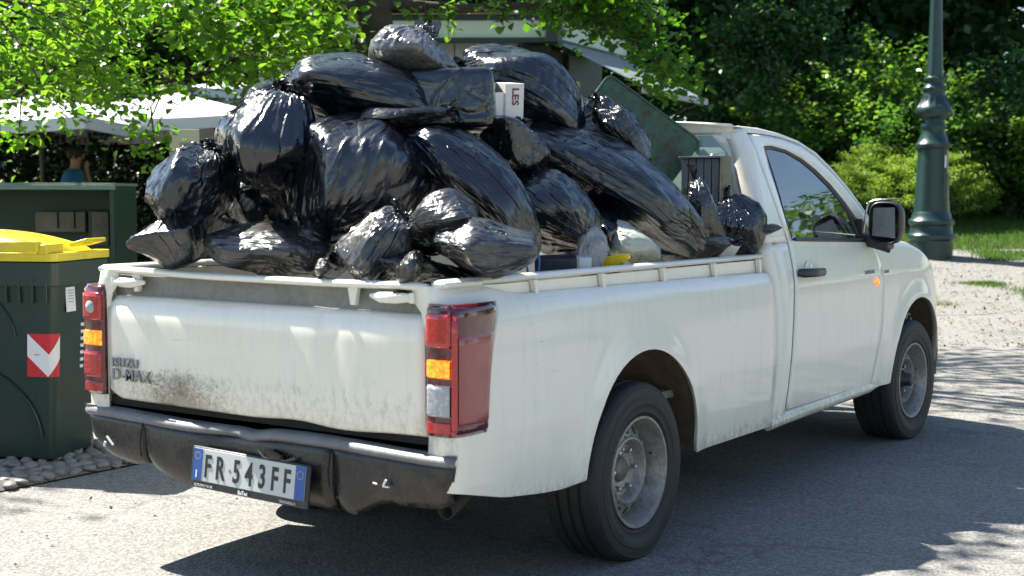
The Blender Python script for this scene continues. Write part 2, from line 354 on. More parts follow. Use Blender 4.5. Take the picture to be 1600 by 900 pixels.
M = {}
M['white'] = paint()
M['black_trim'] = plain('black_trim_plastic', (.022, .023, .026), .42, bump=.2)
M['bumper'] = dirty_black('bumper_black_steel', (.010, .010, .012), (.085, .062, .045), .26, .46, .80)
M['bumper_top'] = dirty_black('bumper_lit_top', (.09, .095, .105), (.24, .23, .22), .30, .35, .75, .2)  # top pad coloured lighter than the face, standing in for light on it
M['under'] = dirty_black('underbody_grime', (.014, .013, .012), (.06, .045, .032), .7, .4, .8)
M['liner'] = dirty_black('wheel_arch_dirt', (.030, .022, .016), (.13, .085, .05), .8, .35, .7, .6)
M['tyre'] = dirty_black('tyre_rubber', (.014, .014, .015), (.055, .05, .045), .62, .50, .9, .35)
M['rim'] = dirty_black('steel_rim', (.42, .41, .39), (.12, .085, .055), .42, .38, .72, .15); M['rim'].node_tree.nodes['Principled BSDF'].inputs['Metallic'].default_value = .6
M['rim_front'] = dirty_black('rusty_steel_rim', (.20, .18, .165), (.12, .075, .045), .45, .4, .7, .2); M['rim_front'].node_tree.nodes['Principled BSDF'].inputs['Metallic'].default_value = .5
M['hole'] = plain('dark_hollow', (.006, .006, .006), .9)
M['chrome'] = plain('nut_steel', (.55, .55, .55), .25, 1.)
M['red_lens'] = lensmat('red_lens', (.48, .006, .012)); M['dark_red'] = lensmat('dark_red_lens', (.085, .004, .012), scale=30, rough=.08); M['red_side'] = lensmat('red_side_lens', (.30, .040, .045), scale=420, rough=.16)
M['amber'] = lensmat('amber_lens_lit', (.9, .22, .01), 1.3, (1., .16, .005), 70); M['clear_lens'] = lensmat('clear_lens', (.42, .43, .46), scale=70)
M['glass'] = glassmat('window_glass', (.66, .78, .73), 3.6, .01, .10); M['rear_glass'] = plain('scuffed_green_sheet', (.19, .27, .235), .25, var=.35, nscale=7, coat=.4)
M['bed_grey'] = dirty_black('bed_recess_grey', (.20, .20, .185), (.09, .08, .06), .5, .45, .8)
M['badge'] = plain('badge_grey', (.26, .26, .265), .35, .4); M['print'] = plain('print_grey', (.17, .17, .18), .6)
M['plate'] = dirty_black('plate_white', (.50, .51, .485), (.38, .36, .30), .4, .55, .95, .1); M['plate_blue'] = plain('plate_blue', (.015, .075, .30), .4); M['plate_ink'] = plain('plate_ink', (.012, .012, .014), .4); M['yellow_ink'] = plain('plate_yellow', (.5, .42, .05), .5); M['white_ink'] = plain('white_ink', (.7, .7, .68), .5)
M['mirror_glass'] = lensmat('cracked_mirror_glass', (.28, .29, .30), scale=240, rough=.15); M['mirror_glass'].node_tree.nodes['Principled BSDF'].inputs['Metallic'].default_value = .8
M['seat'] = plain('seat_cloth', (.035, .037, .042), .9); M['dash'] = plain('dashboard', (.045, .045, .048), .7); M['paper'] = plain('paper_white', (.70, .70, .69), .7, var=.06)
M['bag'] = plastic_bag('black_bin_bag', (.0030, .0045, .0095), .27, 0, .8); M['bag_soft'] = plastic_bag('thin_black_bin_bag', (.008, .008, .009), .22, 0, 1.3, (.03, .026, .021))
M['bag_grey'] = plastic_bag('stretched_grey_bin_bag', (.024, .024, .025), .30, 0, 1., (.07, .062, .054)); M['bag_silver'] = plastic_bag('silvery_thin_bag', (.07, .07, .072), .30, 0, 1.3, (.24, .21, .18)); M['bag_clear'] = plastic_bag('milky_plastic_bag', (.46, .50, .42), .3, .25, .8, (.55, .57, .5)); M['bag_pale'] = plastic_bag('pale_grey_bag', (.018, .018, .020), .30, 0, 1., (.06, .054, .048)); M['wrap'] = plastic_bag('clear_wrap', (.5, .52, .55), .12, .55, 2.)
M['bag_box'] = plastic_bag('taut_black_bag', (.004, .0045, .007), .16, 0, .35)
M['card_white'] = plain('white_card', (.68, .66, .62), .6, var=.08); M['card'] = plain('brown_card', (.38, .26, .16), .85); M['ink_red'] = plain('dark_red_ink', (.16, .03, .03), .6)
M['lid'] = dirty_black('green_scratched_board', (.020, .10, .055), (.060, .034, .016), .30, .46, .60, .3)
M['grille_grey'] = plain('grey_slats', (.10, .115, .13), .45); M['navy'] = plain('navy_card', (.012, .018, .035), .4); M['yellow'] = plain('yellow_plastic', (.70, .55, .02), .36, var=.22, bump=.3); M['blue_wire'] = plain('blue_wire', (.05, .18, .45), .35)
M['bin'] = plain('bin_green_plastic', (.008, .028, .022), .36, bump=.35, bscale=30, var=.25); M['steel_green'] = dirty_black('green_painted_steel', (.008, .042, .020), (.05, .06, .04), .42, .55, .85); M['rim_lit'] = plain('lit_green_rim', (.16, .22, .15), .5)
M['beige_box'] = dirty_black('beige_metal_box', (.20, .18, .12), (.07, .06, .04), .6); M['sticker_red'] = plain('sticker_red', (.55, .015, .03), .4, var=.05); M['sticker_white'] = plain('sticker_white', (.72, .73, .72), .4, var=.05); M['red_cap'] = plain('red_cap', (.40, .03, .06), .4)
M['lamp'] = plain('lamp_green_iron', (.009, .034, .029), .32, var=.2, bump=.15); M['bark'] = dirty_black('bark', (.032, .023, .016), (.08, .06, .045), .9, .4, .7, 1.)
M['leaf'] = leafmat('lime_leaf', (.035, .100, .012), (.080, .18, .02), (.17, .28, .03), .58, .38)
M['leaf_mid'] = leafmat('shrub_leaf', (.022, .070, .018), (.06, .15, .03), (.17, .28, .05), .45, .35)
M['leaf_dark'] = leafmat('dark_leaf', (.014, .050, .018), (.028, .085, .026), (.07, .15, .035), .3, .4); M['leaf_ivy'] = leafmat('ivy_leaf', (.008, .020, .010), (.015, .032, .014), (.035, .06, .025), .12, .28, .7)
M['juniper'] = leafmat('juniper_spray', (.05, .12, .015), (.13, .22, .028), (.26, .35, .05), .35, .6); M['grassm'] = leafmat('grass_blade', (.03, .075, .014), (.055, .12, .02), (.10, .17, .035), .4, .6)
M['asphalt'] = asphalt(); M['gravel'] = gravel('pale_gravel', (.15, .145, .13), (.25, .24, .215)); M['soil'] = gravel('leafy_soil', (.06, .065, .03), (.10, .09, .05), 9)
M['stone'] = plain('river_stone', (.17, .165, .155), .55, var=.45, nscale=9, bump=.3); M['joint'] = plain('stone_joint', (.13, .125, .11), .9, bump=.5)
M['canvas'] = plain('white_canvas', (.60, .60, .64), .8, var=.03); M['kiosk_dark'] = plain('kiosk_dark_green', (.014, .030, .027), .45); M['kiosk_white'] = plain('kiosk_fascia', (.52, .60, .50), .6, var=.06); M['roof_pink'] = plain('pink_roof', (.50, .36, .32), .7); M['slat'] = plain('awning_slat_grey', (.24, .27, .28), .5); M['panel_grey'] = plain('panel_grey', (.30, .32, .33), .5)
M['skin'] = plain('skin', (.38, .20, .13), .55, var=.1); M['shirt'] = plain('blue_shirt', (.02, .16, .30), .8); M['trouser'] = plain('dark_trousers', (.03, .03, .04), .85); M['hair'] = plain('dark_hair', (.012, .010, .009), .6)
M['notice'] = plain('notice_cream', (.55, .50, .40), .7, var=.05)
# ------------------------------------------------------------------ pickup truck (rear axle at x=0, facing +x)
truck = empty('pickup_truck', (0, 0, 0), 0, 'dirty white single-cab pickup truck piled high with black rubbish bags', 'pickup truck')
ZY = ((.25, .82), (.3, .835), (.45, .85), (.6, .86), (.85, .85), (.93, .846), (1.0, .835), (1.1, .81), (1.14, .80), (1.35, .745), (1.55, .68), (1.66, .62))
BZ = ((.25, .82), (.3, .835), (.45, .85), (.6, .86), (.85, .85), (.95, .842), (.99, .830), (1.015, .805), (1.07, .790))
RARCH, FARCH = (.045, .355, .42), (3.165, .345, .435)
def yb(x, z, T=ZY):
    y = float(np.interp(z, [a for a, _ in T], [b for _, b in T]))
    for cx, cz, r in (RARCH, FARCH):
        d = math.hypot(x-cx, z-cz)-r
        if z > .30: y += .014*math.exp(-(max(d, 0)/.07)**2)
    if x > 3.2: y -= .16*((x-3.2)/.75)**2.2
    return y
def arch_cols(c, n=26):
    cx, cz, r = c; return [(cx-r*math.cos(math.pi*k/n), cz+r*math.sin(math.pi*k/n)) for k in range(n+1)]
def zb_bed(x):
    cx, cz, r = RARCH
    if abs(x-cx) < r-1e-6: return cz+math.sqrt(r*r-(x-cx)**2)
    if x < cx: return float(np.interp(x, [-1.13, -1.10, -.86, -.63, -.50, -.42, cx-r], [.44, .435, .381, .354, .345, .352, .355]))
    return .322
def panel(cols, zb, zt, T=ZY, nz=22, s=-1, fold_bot=.03, fold_top=(), inset=None, ex=0):
    """cols: list of x (or functions x(z)); skin of a body panel on side s"""
    G = []
    for k, cx in enumerate(cols):
        f = cx if callable(cx) else (lambda z, a=cx: a)
        b = zb(f(.5)) if callable(zb) else zb; t = zt(f(1.0)) if callable(zt) else zt; row = []
        ins = inset[k] if inset else 0
        if fold_bot: row.append((f(b), s*(yb(f(b), b, T)-ins-fold_bot), b+.004))
        for j in range(nz+1):
            v = j/nz; z = b+(t-b)*v; row.append((f(z), s*(yb(f(z), z, T)-ins+ex), z))
        for dy, dz in fold_top: row.append((f(t), s*(yb(f(t), t, T)-ins-dy), t+dz))
        G.append(row)
    return MB().grid(G)
SIDES = (-1, 1)
# --- bed sides
cc = arch_cols(RARCH); xs0 = [-1.128, -1.134, -1.134, -1.128, -1.112, -1.09]; ins0 = [.115, .07, .035, .014, .004, 0]
cols = xs0+list(np.linspace(-1.05, cc[0][0]-.01, 16))+[c[0]+(1e-5 if i == 0 else -1e-5 if i == 26 else 0) for i, c in enumerate(cc)]+list(np.linspace(cc[-1][0]+.01, 1.222, 18))
zt_bed = lambda x: float(np.interp(x, [-1.2, -.93, -.80, -.72, 1.3], [1.066, 1.062, 1.034, 1.020, 1.000]))
for s in SIDES:
    obj('bed_side', panel(cols, zb_bed, zt_bed, BZ, 24, s, .014, ((.008, .004), (.03, .006)), ins0+[0]*(len(cols)-6)), M['white'], truck, 55, solid=.006)
    m = MB(); m.box((.12, s*.772, .925), (2.42, .014, .27))          # inner wall, seen above the shoulder
    obj('bed_inner_wall', m, M['white'], truck, 0)
    r = MB(); r.tube([(-1.125, s*.775, 1.070), (-1.11, s*.775, 1.076), (-.90, s*.772, 1.077), (1.30, s*.768, 1.076), (1.372, s*.768, 1.075)], [.016, .024, .024, .022, .018], 10, sq=(1.05, .55))
    rl = obj('bed_rail', r, M['white'], truck, 60)
    for x in (-.62, -.18, .28, .72, 1.16):
        obj('rail_standoff', MB().prism([(x-.012, 1.066), (x+.012, 1.066), (x+.020, 1.004), (x+.006, 1.002)], 'y', s*.782, s*.802), M['white'], rl, 0, bevel=.002)
    # side cap at the tail end
    obj('rail_end_cap', MB().box((-1.02, s*.775, 1.072), (.20, .058, .020)), M['white'], rl, 30, bevel=.007)
obj('bed_floor', MB().box((.11, 0, .56), (2.44, 1.54, .03)), M['bed_grey'], truck, 0)
obj('bed_front_wall', MB().box((1.205, 0, .80), (.03, 1.54, .50)), M['white'], truck, 0, bevel=.004)
# --- arch liners and the dark things inside
for s in SIDES:
    for nm, c, y0, y1 in (('rear', RARCH, .40, .853), ('front', FARCH, .42, .83)):
        G = []
        for k in range(0, 25):
            a = math.pi*k/24.; rr = c[2]+.004
            if a < 0 or a > math.pi: rr = c[2]+.008
            x = c[0]-rr*math.cos(a); z = c[1]+rr*math.sin(a)
            if nm == 'front': y1 = yb(x, z)-.015
            G.append([(x, s*y, z+(.012*math.sin(y*60) if nm == 'rear' else 0)) for y in np.linspace(y0, y1, 12)])
        ln = obj('wheel_arch_liner', MB().grid(G), M['liner'], truck, 60)
# --- chassis, axle, exhaust
for s in SIDES: obj('chassis_rail', MB().box((1.3, s*.42, .45), (4.6, .09, .13)), M['under'], truck, 0)
obj('rear_axle', MB().tube([(0, -.70, .345), (0, -.14, .345), (0, 0, .345), (0, .14, .345), (0, .70, .345)], [.045, .05, .12, .05, .045], 12), M['under'], truck, 60)
obj('front_axle', MB().tube([(3.095, -.68, .345), (3.095, .68, .345)], .045, 10), M['under'], truck, 60)
for s in SIDES:
    obj('leaf_spring', MB().tube([(-.65, s*.52, .50), (-.3, s*.52, .36), (0, s*.52, .31), (.3, s*.52, .36), (.62, s*.52, .44)], .03, 6, sq=(1, .5)), M['under'], truck, 60)
obj('fuel_tank', MB().box((.85, -.35, .42), (.7, .42, .22)), M['under'], truck, 30, bevel=.03)
obj('spare_wheel', MB().lathe([(.10, .06), (.20, .08), (.30, .09), (.34, .05), (.34, -.05), (.30, -.09), (.1, -.06)], 32, (-.62, .02, .40)), M['tyre'], truck, 60)
ex = obj('exhaust_pipe', MB().tube([(-.30, -.60, .46), (-.62, -.66, .42), (-.86, -.70, .385), (-1.03, -.735, .352)], [.024, .024, .025, .027], 16, cap=False), M['under'], truck, 60, solid=.003)
obj('exhaust_hole', MB().lathe([(.001, 0), (.030, 0)], 16, (-.90, -.703, .366), 'x'), M['hole'], ex, 0)
obj('cab_underside', MB().box((2.3, 0, .42), (2.1, 1.40, .12)), M['under'], truck, 0)
for s in SIDES: obj('cross_member', MB().box((-.95, s*.30, .47), (.06, .5, .09)), M['under'], truck, 0)
obj('rear_body_gap', MB().box((-1.085, 0, .55), (.05, 1.50, .12)), M['hole'], truck, 0)

# --- tailgate
G = []
def tgz(u): return .612
for j, (z, dx) in enumerate([(.600, .020), (.604, .006), (.612, 0), (.70, -.006), (.80, -.008), (.88, -.009), (.915, -.008), (.938, -.003), (.958, .006), (.975, .020), (.986, .048)]):
    row = []
    for k in range(49):
        y = .735-1.47*k/48; zz = z
        if j < 3: zz += .012*math.sin(k*.28)*math.exp(-((k-34)/7.)**2)-.006*(1-abs(y)/.735)+(.022 if k < 1 else .010 if k < 2 else 0)
        crease = .007*math.exp(-((y+.36-.04*(z-.8)/.2)/.035)**2)*(1 if z > .68 else .5)-.006*math.exp(-((y+.28)/.09)**2-((z-.66)/.05)**2)
        row.append((-1.137+dx+crease+.010*(abs(y)/.735)**6, y, zz))
    G.append(row)
tg = obj('tailgate', MB().grid(G), M['white'], truck, 50, solid=.008)
obj('upper_recess', MB().box((-1.088, 0, 1.015), (.02, 1.46, .075)), M['bed_grey'], tg, 0)  # shade of the recess put into its grey colour
obj('tailgate_back', MB().box((-1.075, 0, .82), (.012, 1.46, .42)), M['under'], tg, 0)
r = MB(); r.tube([(-1.118, .735, 1.072), (-1.122, .70, 1.074), (-1.124, .2, 1.066), (-1.124, -.3, 1.064), (-1.122, -.70, 1.068), (-1.116, -.735, 1.066)], [.014, .022, .022, .021, .022, .014], 10, sq=(1.1, .62))
trl = obj('tailgate_rail', r, M['white'], truck, 60)
for y in (.585, -.44): obj('rail_standoff', MB().prism([(y-.022, 1.060), (y+.022, 1.060), (y+.010, .998), (y-.010, .998)], 'x', -1.130, -1.112), M['white'], trl, 0, bevel=.002)
for y, L, sg in ((.62, .13, 1), (-.60, .16, -1)):
    h = obj('latch_handle', MB().tube([(-1.128, y+.075*sg, 1.030), (-1.142, y+.03*sg, 1.030), (-1.146, y-.03*sg, 1.029), (-1.130, y-.085*sg, 1.032)], [.012, .017, .016, .006], 10, sq=(.7, 1.1)), M['white'], tg, 60)
    obj('latch_bracket', MB().box((-1.118, y+.082*sg, 1.030), (.035, .022, .034)), M['white'], tg, 30, bevel=.004)
for i, (t_, z, sz) in enumerate((('ISUZU', .722, .047), ('D-MAX', .674, .060))):
    b = text(t_, sz, M['badge'], REAR((-1.1475, .70, z)), 'badge_lettering', tg, .003, 1.04 if i == 0 else 1.02, .0008, sp=1.06)
# --- tail lights
def light(s):
    C0 = (-1.0, s*.8, .81)
    def path(t, z):
        # plan line from the tailgate edge round the corner to the flank; s = side
        P = [(-1.136, .742), (-1.147, .76), (-1.150, .80), (-1.146, .838), (-1.135, .856), (-1.11, .866), (-1.06, .869), (-.99, .867), (float(np.interp(z, [.6, .64, .99, 1.02], [-1.02, -.985, -.913, -.93])), .857)]
        k = t*(len(P)-1); i = min(int(k), len(P)-2); f = k-i
        return P[i][0]*(1-f)+P[i+1][0]*f, P[i][1]*(1-f)+P[i+1][1]*f
    def sheet(t0, t1, z0, z1, off, n=14, m=12, rnd=.0):
        G = []
        for i in range(n+1):
            row = []
            for j in range(m+1):
                t = t0+(t1-t0)*i/n; z = z0+(z1-z0)*j/m
                e = min(i, n-i, j, m-j); z_ = z
                x, y = path(t, z); yy = y + off*(1 if t > .45 else .35); xx = x-off*(1 if t < .6 else .2)
                if e == 0: xx += .010; yy -= .012*(t > .4)
                # rounded upper outer corner
                row.append((xx, s*yy*1.0, z_))
            G.append(row)
        return MB().grid(G)
    L = obj('tail_light', sheet(0, 1, .612, 1.018, .004, 24, 20), M['dark_red'], truck, 50, solid=.006)
    def cell(name, t0, t1, z0, z1, mat, off=.010): return obj(name, sheet(t0, t1, z0, z1, off), mat, L, 50, solid=.003)
    cell('side_lens', .50, .965, .632, .940, M['red_side'], .008)
    cell('brake_lens', .05, .43, .885, .990, M['red_lens'], .011)
    cell('indicator_lens', .05, .425, .792, .850, M['amber'], .012)
    cell('reverse_lens', .05, .425, .672, .775, M['clear_lens'] if s < 0 else M['red_lens'], .012)
    cell('lower_lens', .03, .44, .622, .660, M['red_lens'], .010)
    if s < 0: cell('lens_divider', .44, .495, .622, .99, M['red_lens'], .012)
    else: obj('reflector', MB().lathe([(.001, -.012), (.014, -.008), (.024, 0)], 16, (-1.163, s*.800, .935), 'x'), M['clear_lens'], L, 60)
    return L
light(-1); light(1)
# --- bumper (its top pad, a dented face in three pieces)
def bump_sec(y):
    a = abs(y); cx = -1.150+.0*(a < .4)+(.008*max(0, (a-.62)/.24)**2)
    dent = .016*math.exp(-((y-.12)/.10)**2)
    return cx+dent
G = []
for k in range(61):
    y = .868-1.722*k/60; x0 = bump_sec(y); e = max(0, (abs(y)-.825)/.043)
    zt_ = .556-.006*math.sin(y*6)-.010*math.exp(-((y-.0)/.05)**2)
    G.append([(-1.02, y*.97, zt_+.004), (-1.06, y*.975, zt_+.006), (min(x0+.035, -1.138) if abs(y) > .8 else x0+.035, y, zt_+.006), (x0+.010+.006*e**2, y, zt_+.001), (x0-.004+.008*e**2, y, zt_-.010), (x0-.006+.010*e**2, y, zt_-.020), (x0+.004+.010*e**2, y, zt_-.032)])
bmp = obj('rear_bumper', MB().grid(G), M['bumper_top'], truck, 60, solid=.004)
def bump_face(y0, y1, zbot, bulge, n=20):
    G = []
    for k in range(n+1):
        y = y0+(y1-y0)*k/n; x0 = bump_sec(y); e = max(0, (abs(y)-.80)/.055); row = []
        zb_ = zbot(y)
        for j in range(10):
            v = j/9; z = .528-.006*math.sin(y*6)+(zb_-.528)*v
            edge = min(1, min(abs(y-y0), abs(y-y1))/.010)
            x = x0+.004-bulge*math.sin(math.pi*min(1, v*1.1)*.55)*edge**.5+.012*e**2+.05*max(0, v-.75)**2*16*.25+.02*v*v
            row.append((x, y*(1-.03*v*(abs(y) > .7)), z))
        row.append((row[-1][0]+(.05 if abs(y) < .8 else .008), row[-1][1], zb_+.004)); G.append(row)
    return MB().grid(G)
obj('bumper_corner', bump_face(.866, .53, lambda y: float(np.interp(y, [.5, .6, .75, .866], [.385, .365, .378, .425])), .010), M['bumper'], bmp, 60, solid=.004)
obj('bumper_corner', bump_face(-.37, -.850, lambda y: float(np.interp(-y, [.37, .45, .50, .56, .80, .866], [.325, .318, .345, .376, .388, .41])), .010), M['bumper'], bmp, 60, solid=.004)
obj('bumper_centre', bump_face(.535, -.365, lambda y: float(np.interp(y, [-.365, -.3, .3, .42, .48, .535], [.318, .322, .330, .345, .365, .40])), .016, 30), M['bumper'], bmp, 60, solid=.004)
for y in (.531, -.367): obj('bumper_seam', MB().tube([(bump_sec(y)-.006, y, .53), (bump_sec(y)-.020, y, .46), (bump_sec(y)-.014, y, .41)], .003, 6), M['hole'], bmp, 60)
for c, d, r_ in (((-1.182, .70, .450), (.002, .045, .006), .7), ((-1.182, .73, .435), (.002, .008, .018), .3), ((-1.176, -.60, .452), (.002, .006, .022), .5), ((-1.176, -.605, .440), (.002, .024, .004), 0), ((-1.176, -.56, .445), (.002, .016, .004), .2)):
    obj('paint_scuff', MB().box((bump_sec(c[1])-(.0145 if c[1] > 0 else .0165), c[1], c[2]), (.006, d[1], d[2]), (r_, 0, 0)), M['sticker_white'], bmp, 0)
# --- number plate
PM = Matrix.Translation((-1.190, -.036, .416)) @ Euler((math.radians(1.2), math.radians(6), 0)).to_matrix().to_4x4()
pl = empty('number_plate', (0, 0, 0)); pl.parent = truck; pl.matrix_local = PM
obj('plate_frame', MB().box((0, 0, -.006), (.014, .545, .142)), M['black_trim'], pl, 30, bevel=.006)
obj('plate_sheet', MB().box((-.009, 0, .004), (.003, .518, .110)), M['plate'], pl, 30, bevel=.001)
for y in (.2375, -.2375): obj('blue_band', MB().box((-.0112, y, .004), (.002, .042, .1085)), M['plate_blue'], pl, 0)
x_ = .205
for ch, w_ in (('F', .055), ('R', .062), ('5', .058), ('4', .060), ('3', .058), ('F', .055), ('F', .05)):
    if ch == '5': x_ -= .020
    text(ch, .108, M['plate_ink'], REAR((-.0112, x_, -.034)), 'plate_character', pl, .001, .66, .0022); x_ -= w_
text('I', .034, M['white_ink'], REAR((-.0128, .243, -.040)), 'plate_character', pl, .0006, 1, .0012)
for k in range(12):
    a = math.pi*k/6; obj('plate_star', MB().lathe([(.0001, 0), (.0020, 0)], 6, (-.0126, .2375+.012*math.sin(a), .034+.012*math.cos(a)), 'x'), M['yellow_ink'], pl, 0)
obj('plate_ring', MB().lathe([(.0125, 0), (.0142, 0)], 24, (-.0126, -.2375, .030), 'x'), M['yellow_ink'], pl, 0)
obj('plate_emblem', MB().lathe([(.0001, 0), (.006, 0)], 12, (-.0112, .082, .0), 'x'), M['print'], pl, 0)
text('AUTOMO TO BE', .012, M['white_ink'], REAR((-.0135, .245, -.069)), 'frame_lettering', pl, .0004)
text('BaTec', .018, M['white_ink'], REAR((-.0135, .035, -.070)), 'frame_lettering', pl, .0004, 1, .0006)
text('TROFARELLO', .012, M['white_ink'], REAR((-.0135, -.155, -.069)), 'frame_lettering', pl, .0004)
lm = obj('plate_lamp', MB().tube([(-1.16, -.10, .492), (-1.180, -.13, .488), (-1.178, -.17, .482)], [.014, .017, .010], 10), M['liner'], truck, 60)
obj('plate_lamp_bracket', MB().tube([(-1.17, -.06, .497), (-1.183, -.10, .478), (-1.180, -.19, .474), (-1.165, -.22, .486)], .006, 6), M['beige_box'], truck, 60)

# --- cab
door_l = lambda z: float(np.interp(z, [.3, .39, .58, .78, .98, 1.08, 1.13, 1.215, 1.36, 1.505, 1.63], [1.372, 1.376, 1.393, 1.432, 1.458, 1.468, 1.468, 1.447, 1.404, 1.372, 1.366]))
door_r = lambda z: float(np.interp(z, [.3, .376, .5, .65, .76, .894, .996, 1.079, 1.12], [2.465, 2.475, 2.515, 2.56, 2.592, 2.610, 2.598, 2.570, 2.555]))
cab_rear = lambda z: float(np.interp(z, [.3, 1.0, 1.1, 1.275, 1.475, 1.60, 1.66], [1.236, 1.236, 1.226, 1.250, 1.290, 1.315, 1.33]))
GAP = .005
def lerpf(f, g, t): return lambda z: f(z)*(1-t)+g(z)*t
for s in SIDES:
    ins = [.10, .05, .022, .007, .0]+[0]*10
    cs = [lambda z, k=k: cab_rear(z)+k for k in (.012, .002, .004, .016, .035)]+[(lambda z, t=t: (cab_rear(z)+.035)*(1-t)+(door_l(z)-GAP)*t) for t in np.linspace(.1, 1, 10)]
    groove = [0, 0, 0, 0, 0, .002, .008, .012, .008, .002, 0, 0, 0, 0, .003]
    obj('cab_corner_panel', panel(cs, .345, 1.135, ZY, 20, s, .03, (), [a+b for a, b in zip(ins, groove)]), M['white'], truck, 50, solid=.006)
    obj('cab_pillar', panel(cs, 1.135, 1.648, ZY, 16, s, 0, (), ins[:14]+[.002]), M['white'], truck, 60, solid=.006)
    obj('door_sill', MB().tube([(1.235, s*.815, .325), (1.40, s*.822, .338), (2.47, s*.822, .352), (2.62, s*.815, .352)], [.030, .034, .032, .02], 12, sq=(.8, 1.0)), M['white'], truck, 60)
    # strip of skin over the door up to the roof edge and down the A pillar
    fr = [(1.366, 1.630), (1.521, 1.630), (1.73, 1.622), (1.926, 1.596), (2.069, 1.547), (2.219, 1.470), (2.365, 1.378), (2.483, 1.285), (2.60, 1.185), (2.68, 1.115)]
    si = [(1.33, 1.660), (1.543, 1.660), (1.742, 1.645), (1.945, 1.612), (2.111, 1.560), (2.285, 1.470), (2.435, 1.366), (2.55, 1.283), (2.68, 1.185), (2.78, 1.112)]
    G = []
    for (x0, z0), (x1, z1) in zip(fr, si):
        G.append([(x0*(1-t)+x1*t, s*(yb(x0, z0)*(1-t)+(yb(x1, min(z1, 1.64))-.03)*t-.004*0+.008*math.sin(math.pi*t)), z0*(1-t)+z1*t+.006*math.sin(math.pi*t)) for t in np.linspace(0, 1, 6)])
    obj('roof_side_rail', MB().grid(G), M['white'], truck, 60, solid=.006)
    # door
    d = obj('door', panel([lerpf(lambda z: door_l(z)+GAP*.4, lambda z: door_r(z)-GAP*.4, t) for t in np.linspace(0, 1, 30)], lambda x: .376, lambda x: 1.138-.034*(x-1.47)/1.1, ZY, 24, s, .02, ((.012, .003), (.03, .003)), ), M['white'], truck, 60, solid=.006)
    out = [(1.472, 1.135), (1.451, 1.215), (1.408, 1.36), (1.376, 1.505), (1.370, 1.622), (1.521, 1.625), (1.73, 1.617), (1.926, 1.591), (2.069, 1.541), (2.219, 1.464), (2.365, 1.372), (2.483, 1.279), (2.60, 1.178), (2.655, 1.112)]
    gla = [(1.540, 1.140), (1.520, 1.215), (1.500, 1.36), (1.492, 1.47), (1.507, 1.572), (1.60, 1.575), (1.74, 1.560), (1.90, 1.522), (2.03, 1.472), (2.17, 1.400), (2.30, 1.312), (2.41, 1.228), (2.50, 1.150), (2.53, 1.108)]
    G = [[(a[0]*(1-t)+b[0]*t, s*(yb(0, a[1]*(1-t)+b[1]*t)-.010*t*t), a[1]*(1-t)+b[1]*t) for t in (0, .25, .5, .75, 1)] for a, b in zip(out, gla)]
    obj('door_frame', MB().grid(G), M['white'], d, 60, solid=.010)
    inn = [(1.562, 1.146), (1.540, 1.22), (1.518, 1.36), (1.510, 1.46), (1.522, 1.556), (1.60, 1.559), (1.735, 1.545), (1.885, 1.507), (2.01, 1.457), (2.14, 1.387), (2.26, 1.305), (2.34, 1.238), (2.385, 1.160), (2.392, 1.116)]
    G = [[(a[0]*(1-t)+b[0]*t, s*(yb(0, a[1]*(1-t)+b[1]*t)-.007-.010*t), a[1]*(1-t)+b[1]*t) for t in (0, .5, 1)] for a, b in zip(gla, inn)]
    obj('window_seal', MB().grid(G), M['black_trim'], d, 60, solid=.006)
    obj('belt_moulding', MB().tube([(1.545, s*.800, 1.143), (2.40, s*.806, 1.114), (2.60, s*.806, 1.108)], .009, 8, sq=(.7, 1.2)), M['black_trim'], d, 60)
    # glass: fan of rows between lower and upper line
    top = inn[4:]; G = []
    xs_ = np.linspace(1.522, 2.392, 18)
    for x in xs_:
        zt_ = float(np.interp(x, [p[0] for p in inn[4:]], [p[1] for p in inn[4:]]))+.004; zb_ = 1.146-.034*(x-1.53)/.87
        if x > 2.385: zt_ = zb_+.05
        G.append([(x+(1-t)*.03*(x < 1.6), s*(yb(0, zb_+(zt_-zb_)*t)-.019), zb_+(zt_-zb_)*t) for t in np.linspace(0, 1, 10)])
    obj('side_window', MB().grid(G), M['glass'], d, 180)
    # handle
    hz = .988; hy = yb(1.6, hz)
    hd = obj('door_handle', MB().tube([(1.492, s*(hy+.004), hz+.004), (1.505, s*(hy+.030), hz+.003), (1.63, s*(hy+.036), hz), (1.745, s*(hy+.028), hz-.003), (1.762, s*(hy+.004), hz-.004)], [.015, .019, .018, .017, .013], 10, sq=(.7, 1.15)), M['black_trim'], d, 60)
    obj('handle_cup', MB().lathe([(.001, -.004), (.03, -.003), (.045, .002), (.052, .0045)], 24, (1.63, s*(hy+.001), hz), 'y'), M['white'], d, 60)
    ind = obj('side_indicator', MB().lathe([(.001, s*.014), (.012, s*.012), (.019, s*.006), (.022, 0)], 16, (2.505, s*(yb(2.5, .9)+.001), .898), 'y'), M['amber'], truck, 60)
    obj('swage_line', MB().tube([(1.49, s*(yb(1.49, .945)-.0035), .945), (2.59, s*(yb(2.59, .930)-.0035), .930)], .006, 6), M['white'], d, 60)
    # fender
    ca = arch_cols(FARCH)
    fx = [(lambda z, t=t: (door_r(min(z, 1.10))+GAP)*(1-t)+2.72*t) for t in np.linspace(0, .9, 6)]+[c[0]+(1e-5 if i == 0 else -1e-5 if i == 26 else 0) for i, c in enumerate(ca)]+[3.603, 3.607]
    def zbf(x):
        cx, cz, r = FARCH
        return cz+math.sqrt(max(0, r*r-(x-cx)**2)) if x > cx-r else .345
    ftop = lambda x: float(np.interp(x, [2.5, 2.76, 2.912, 3.109, 3.297, 3.425, 3.52, 3.60, 3.62], [1.112, 1.108, 1.106, 1.088, 1.045, .985, .90, .80, .78]))
